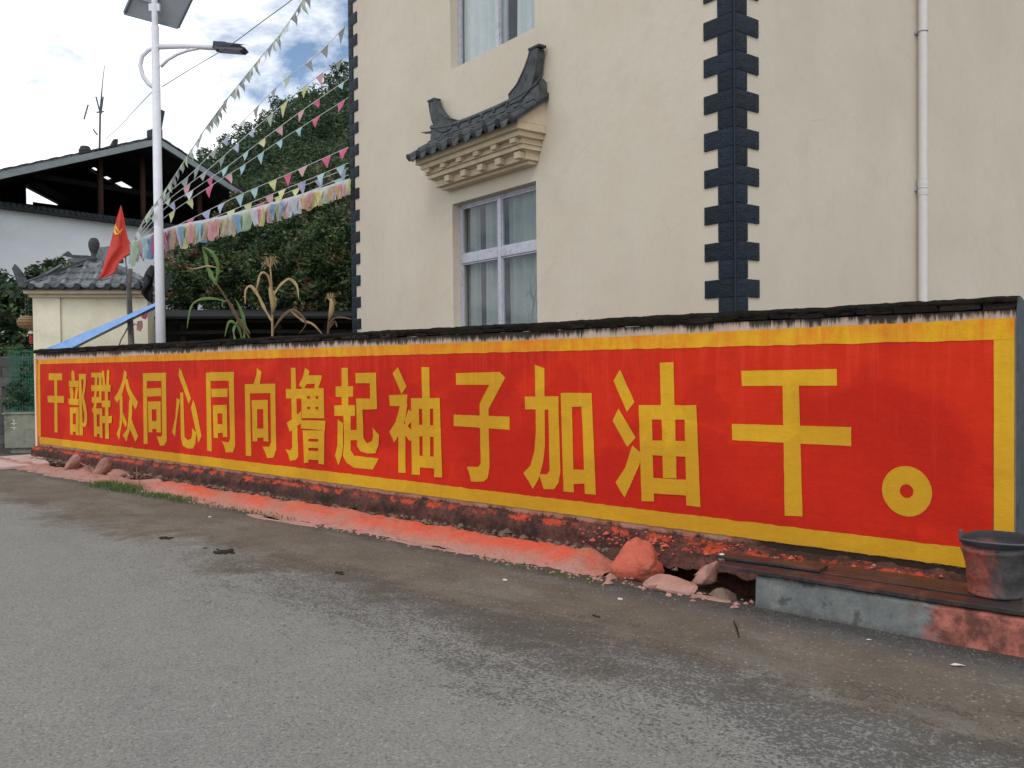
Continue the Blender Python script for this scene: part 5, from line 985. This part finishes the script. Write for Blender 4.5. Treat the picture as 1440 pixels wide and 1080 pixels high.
# ================================================================== CORN
def corn(label, stalk, leaves, Y, smat, tassel=None, cobs=()):
    o = at(*stalk[0], Y); o.z = 0; t = thing('corn_stalk', label, 'corn plant', Matrix.Translation(o), 'corn plants behind the wall'); iv_ = Matrix.Translation(-o)
    b = MB(); P = [Vector((0, 0, -.1))] + [iv_ @ at(x, y, Y) for x, y in stalk]; b.tube(P, [.017] + [lerp(.016, .007, i / len(stalk)) for i in range(len(stalk))], 8); b.build('stalk', smat, t, smooth=True)
    for pts, w_, m_, dy in leaves:
        n = len(pts); C2 = spline([iv_ @ at(x, y, Y + dy * math.sin(i / (n - 1) * 2.5)) for i, (x, y) in enumerate(pts)], 22); b = MB(); vs = []
        for i, p in enumerate(C2):
            f_ = i / 22; ww = w_ * (.78 + .3 * nz(f_ * 9, w_ * 90, dy * 9)) * (.35 + .65 * math.sin(min(1, f_ * 2.4) * math.pi / 2)) * (1 - f_ ** 3) + .002; tg = (C2[min(22, i + 1)] - C2[max(0, i - 1)]).normalized(); sd2 = tg.cross(Vector((math.sin(f_ * 4) * .6, 1, .3 * math.cos(f_ * 5)))).normalized(); nn = sd2.cross(tg)
            rip = .25 * ww * math.sin(f_ * 26); vs += [p - sd2 * ww + nn * (ww * .5 + rip), p, p + sd2 * ww + nn * (ww * .5 - rip)]
        b.add(vs, [(i * 3 + k, i * 3 + 1 + k, i * 3 + 4 + k, i * 3 + 3 + k) for i in range(22) for k in (0, 1)]); b.build('leaf', m_, t, smooth=True)
    if tassel:
        b = MB(); c = iv_ @ at(*tassel[0], Y); rr = random.Random(3)
        for k in range(tassel[1]):
            d = Vector((rr.uniform(-1, 1), rr.uniform(-.6, .6), rr.uniform(-.2, 1.1))) * tassel[2]; b.tube([c + Vector((0, 0, -.04)), c + d * .6 + Vector((0, 0, .02)), c + d + Vector((0, 0, -.05 * abs(d.x) * 12))], [.006, .006, .003], 4)
        b.build('tassel', M['cornd'], t)
    for pts, w_ in cobs:
        b = MB(); b.tube([iv_ @ at(x, y, Y - .02) for x, y in pts], [w_ * .4, w_, w_ * .9, w_ * .3][:len(pts)], 8); b.build('cob_husk', M['cornd'], t, smooth=True)
D_, G_, B2 = M['cornd'], M['corng'], M['cornb']
corn('tall dry corn stalk with withered tassel and arched brown leaves', [(383, 476), (383, 440), (382, 400), (380, 375)], [
    ([(382, 452), (370, 432), (362, 415), (352, 402), (345, 408), (345, 428)], .032, D_, .12), ([(381, 410), (376, 388), (366, 384), (361, 405), (359, 412)], .022, D_, -.1), ([(384, 415), (394, 400), (406, 392), (417, 402), (420, 420)], .030, D_, .15),
    ([(384, 465), (394, 448), (408, 436), (420, 440), (430, 455), (420, 470)], .026, B2, -.12), ([(408, 437), (424, 450), (440, 456), (455, 472)], .020, D_, -.1), ([(383, 440), (386, 425), (384, 410), (380, 405)], .03, D_, 0)], 11.6, D_, ((380, 372), 22, .14), [([(383, 442), (384, 428), (381, 412), (379, 404)], .035)])
corn('green corn stalk with one broad upright leaf, bent over', [(352, 478), (340, 455), (325, 432), (312, 410), (304, 398)], [
    ([(304, 400), (296, 388), (291, 375), (288, 358), (284, 347)], .048, G_, .1), ([(303, 398), (305, 375), (298, 355), (285, 347)], .040, G_, -.1), ([(318, 424), (300, 420), (280, 421), (268, 432), (263, 462)], .022, G_, .1), ([(345, 468), (333, 448), (322, 425), (318, 418)], .045, B2, .05),
    ([(342, 478), (343, 455), (336, 430), (330, 420)], .035, G_, .1), ([(340, 478), (334, 460), (322, 452), (316, 474)], .03, G_, -.1), ([(330, 478), (328, 462), (338, 450), (352, 470)], .03, G_, .1), ([(304, 376), (290, 374), (272, 378), (262, 376)], .012, D_, .1)], 11.9, B2)
corn('small withered corn stalk near the house corner', [(461, 476), (462, 455), (465, 430), (466, 418)], [([(462, 460), (468, 448), (480, 446), (495, 449)], .018, B2, .1), ([(462, 462), (470, 452), (474, 460)], .02, B2, .1), ([(464, 440), (470, 425), (466, 415)], .03, M['cornb'], 0)], 11.3, B2, ((465, 420), 12, .09), [([(463, 450), (466, 438), (467, 425), (465, 420)], .035)])
# ================================================================== ROADSIDE BITS
def grass_patch(lab, px0, py0, px1, py1, n, seed, spread=.06, hgt=.09):
    rr = random.Random(seed); a, c = ground(px0, py0), ground(px1, py1); o = Vector((a.x, a.y, 0)); b = MB()
    for k in range(n):
        t = rr.random(); p = a.lerp(c, t) - o + Vector((rr.gauss(0, spread), rr.gauss(0, spread), 0)); h = hgt * rr.uniform(.4, 1.2) * (1 - .5 * abs(t - .5)); q = rr.uniform(0, 6.28); w_ = Vector((math.cos(q), math.sin(q), 0)) * .006; l_ = Vector((rr.gauss(0, .4), rr.gauss(0, .4), 1)) * h
        b.add([p - w_, p + w_, p + l_ * .6 + w_ * .6, p + l_], [(0, 1, 2), (0, 2, 3)])
    tag(b.build('grass', M['grass'], M=Matrix.Translation(o)), lab, 'grass', kind='stuff')
grass_patch('low green grass at the foot of the far end of the mortar ridge', 140, 681, 200, 692, 1100, 1, .11)
grass_patch('thin grass along the mortar ridge before the long red stretch', 205, 695, 275, 706, 600, 2, .07, .06)
grass_patch('sparse weeds along the road edge of the mortar ridge', 290, 708, 420, 734, 260, 3, .05, .04)
grass_patch('sparse weeds in front of the pointed boulder', 700, 792, 850, 822, 110, 4, .04, .03)
q = loc(497, 716, WF, 1, .5)
for i_, (px, py, lab) in enumerate([(497, 718, 'small dark green weed tuft growing between mortar ridge and wall')]):
    c = loc(px, py, WF, 1, .42); P_ = WF @ c; b = MB(); rr = random.Random(9)
    for k in range(90):
        q = rr.uniform(0, 6.28); d = Vector((math.cos(q), math.sin(q), rr.uniform(.1, 1.3))).normalized() * rr.uniform(.05, .12); s_v = d.cross(Vector((0, 0, 1))).normalized() * .012; b.add([(0, 0, 0), d * .6 - s_v, d, d * .6 + s_v], [(0, 1, 2, 3)])
    tag(b.build('weed', M['leafA'], M=Matrix.Translation(P_ - Vector((0, 0, .02)))), lab, 'weed')
# pebbles along the kerb and road edge
rr = random.Random(12); b = MB()
def pebble(s, u, r_):
    rot = Matrix.Rotation(rr.uniform(0, 6.28), 3, 'Z'); vs = [rot @ (Vector(v) * r_ * rr.uniform(.7, 1.3)) for v in ((1, 0, .2), (0, .8, .2), (-1, 0, .2), (0, -.8, .2), (0, 0, .8), (0, 0, -.3))]
    b.add([Vector((s, u, 0)) + v for v in vs], [(0, 1, 4), (1, 2, 4), (2, 3, 4), (3, 0, 4), (1, 0, 5), (2, 1, 5), (3, 2, 5), (0, 3, 5)])
for k in range(1500): pebble(rr.uniform(-3, 2.6), .87 + abs(rr.gauss(0, .14)), rr.uniform(.002, .007) * (1.6 if rr.random() < .08 else 1))
for k in range(700): pebble(rr.uniform(2.4, 14), .95 + abs(rr.gauss(0, .10)), rr.uniform(.003, .009))
for k in range(700): pebble(rr.uniform(-3, 9), rr.uniform(1, 4.2), rr.uniform(.0015, .004))
tag(b.build('gravel', M['pebble'], M=WF), 'fine loose gravel scattered along the kerb and road edge', 'gravel', kind='stuff')
# flakes of spilt pink mortar on the road edge
for k, (px, py, L_, w_, lab) in enumerate([(370, 728, .30, .05, 'pink mortar splash on the road, farthest of the line'), (405, 733, .45, .06, 'long pink mortar splash below the mortar ridge'), (590, 766, .35, .05, 'pink mortar splash on the road below the middle of the ridge'), (635, 774, .25, .04, 'short pink mortar splash nearer the boulder'), (147, 682, .35, .05, 'pale splash beside the far grass patch'), (1000, 842, .14, .03, 'small pale flake in front of the drain mouth')]):
    s, u = gl(px, py); b = MB(); n = 18; top = []
    for q in range(n):
        a = 2 * math.pi * q / n; f_ = 1 + .35 * nz(math.cos(a) * 2, math.sin(a) * 2, k); top.append((s + L_ * math.cos(a) * f_, u + w_ * math.sin(a) * f_, .009))
    vs = top + [(x + (x - s) * .1, y + (y - u) * .2, .0005) for x, y, _ in top]; b.add(vs, [tuple(range(n))] + [(q, q + n, (q + 1) % n + n, (q + 1) % n) for q in range(n)]); tag(b.build('mortar_splash', M['rock2'], M=WF), lab, 'mortar')
for px, py, r_, lab in [(232, 757, .075, 'dark dung clod on the road, left one of the pair'), (313, 777, .10, 'larger dark dung clod on the road, right one of the pair'), (838, 867, .035, 'small dark clod on the road below the pointed boulder'), (290, 771, .03, 'tiny clod between the two dung clods'), (478, 806, .05, 'faint flat clod in the middle of the dusty strip')]:
    s, u = gl(px, py)
    b = MB(); rr = random.Random(px)
    for q in range(26 if r_ > .06 else 9):
        cx, cy, k = rr.gauss(0, r_ * .45), rr.gauss(0, r_ * .32), r_ * rr.uniform(.12, .34); vs = []
        for zz, kk in ((0, 1), (.35, .95), (.65, .5)):
            for e in range(7): a_ = 6.283 * e / 7; m_ = k * kk * rr.uniform(.7, 1.3); vs.append((cx + m_ * math.cos(a_), cy + m_ * math.sin(a_), max(.0, zz * k * .8)))
        b.add(vs, [(l_ * 7 + e, l_ * 7 + (e + 1) % 7, l_ * 7 + 7 + (e + 1) % 7, l_ * 7 + 7 + e) for l_ in (0, 1) for e in range(7)] + [tuple(range(14, 21))])
    tag(b.build('dung_clod', M['dung'], M=WF @ Matrix.Translation((s, u, .001))), lab, 'clod')
a, c = ground(1032, 875), ground(1039, 897); b = MB(); o = Vector(a); b.tube([Vector((0, 0, .008)), (c - a) * .5 + Vector((.003, 0, .010)), (c - a) + Vector((0, 0, .007))], [.004, .006, .004], 6); tag(b.build('stick', M['wood'], M=Matrix.Translation(o)), 'short dark stick lying on the road before the kerb', 'stick')
c = ground(1346, 937); b = MB(); b.add([(-.035, 0, .006), (-.01, .014, .012), (.02, .010, .010), (.045, 0, .005), (.018, -.012, .012), (-.012, -.014, .008), (0, 0, .006)], [(0, 6, 1), (1, 6, 2), (2, 6, 3), (3, 6, 4), (4, 6, 5), (5, 6, 0)]); tag(b.build('fallen_leaf', M['litter'], M=Matrix.Translation(c) @ Matrix.Rotation(-.3, 4, 'Z')), 'pale dry leaf on the road near the red end of the kerb', 'leaf')
c = ground(1222, 901); b = MB(); b.add([(-.02, 0, .005), (0, .008, .009), (.022, 0, .004), (0, -.008, .008)], [(0, 3, 2, 1)]); tag(b.build('fallen_leaf', M['litter'], M=Matrix.Translation(c)), 'tiny pale leaf lying close under the grey kerb', 'leaf')
for k, (px, py, lab) in enumerate([(295, 727, 'white paper scrap on the road near the grass'), (872, 843, 'small white chip left of the pinkish stone'), (710, 816, 'white crumb beside the end of the mortar ridge')]):
    s, u = gl(px, py); lump('white_chip', lab, 'litter', s, u, .004, (.02, .014, .006), M['litter'], 50 + k)
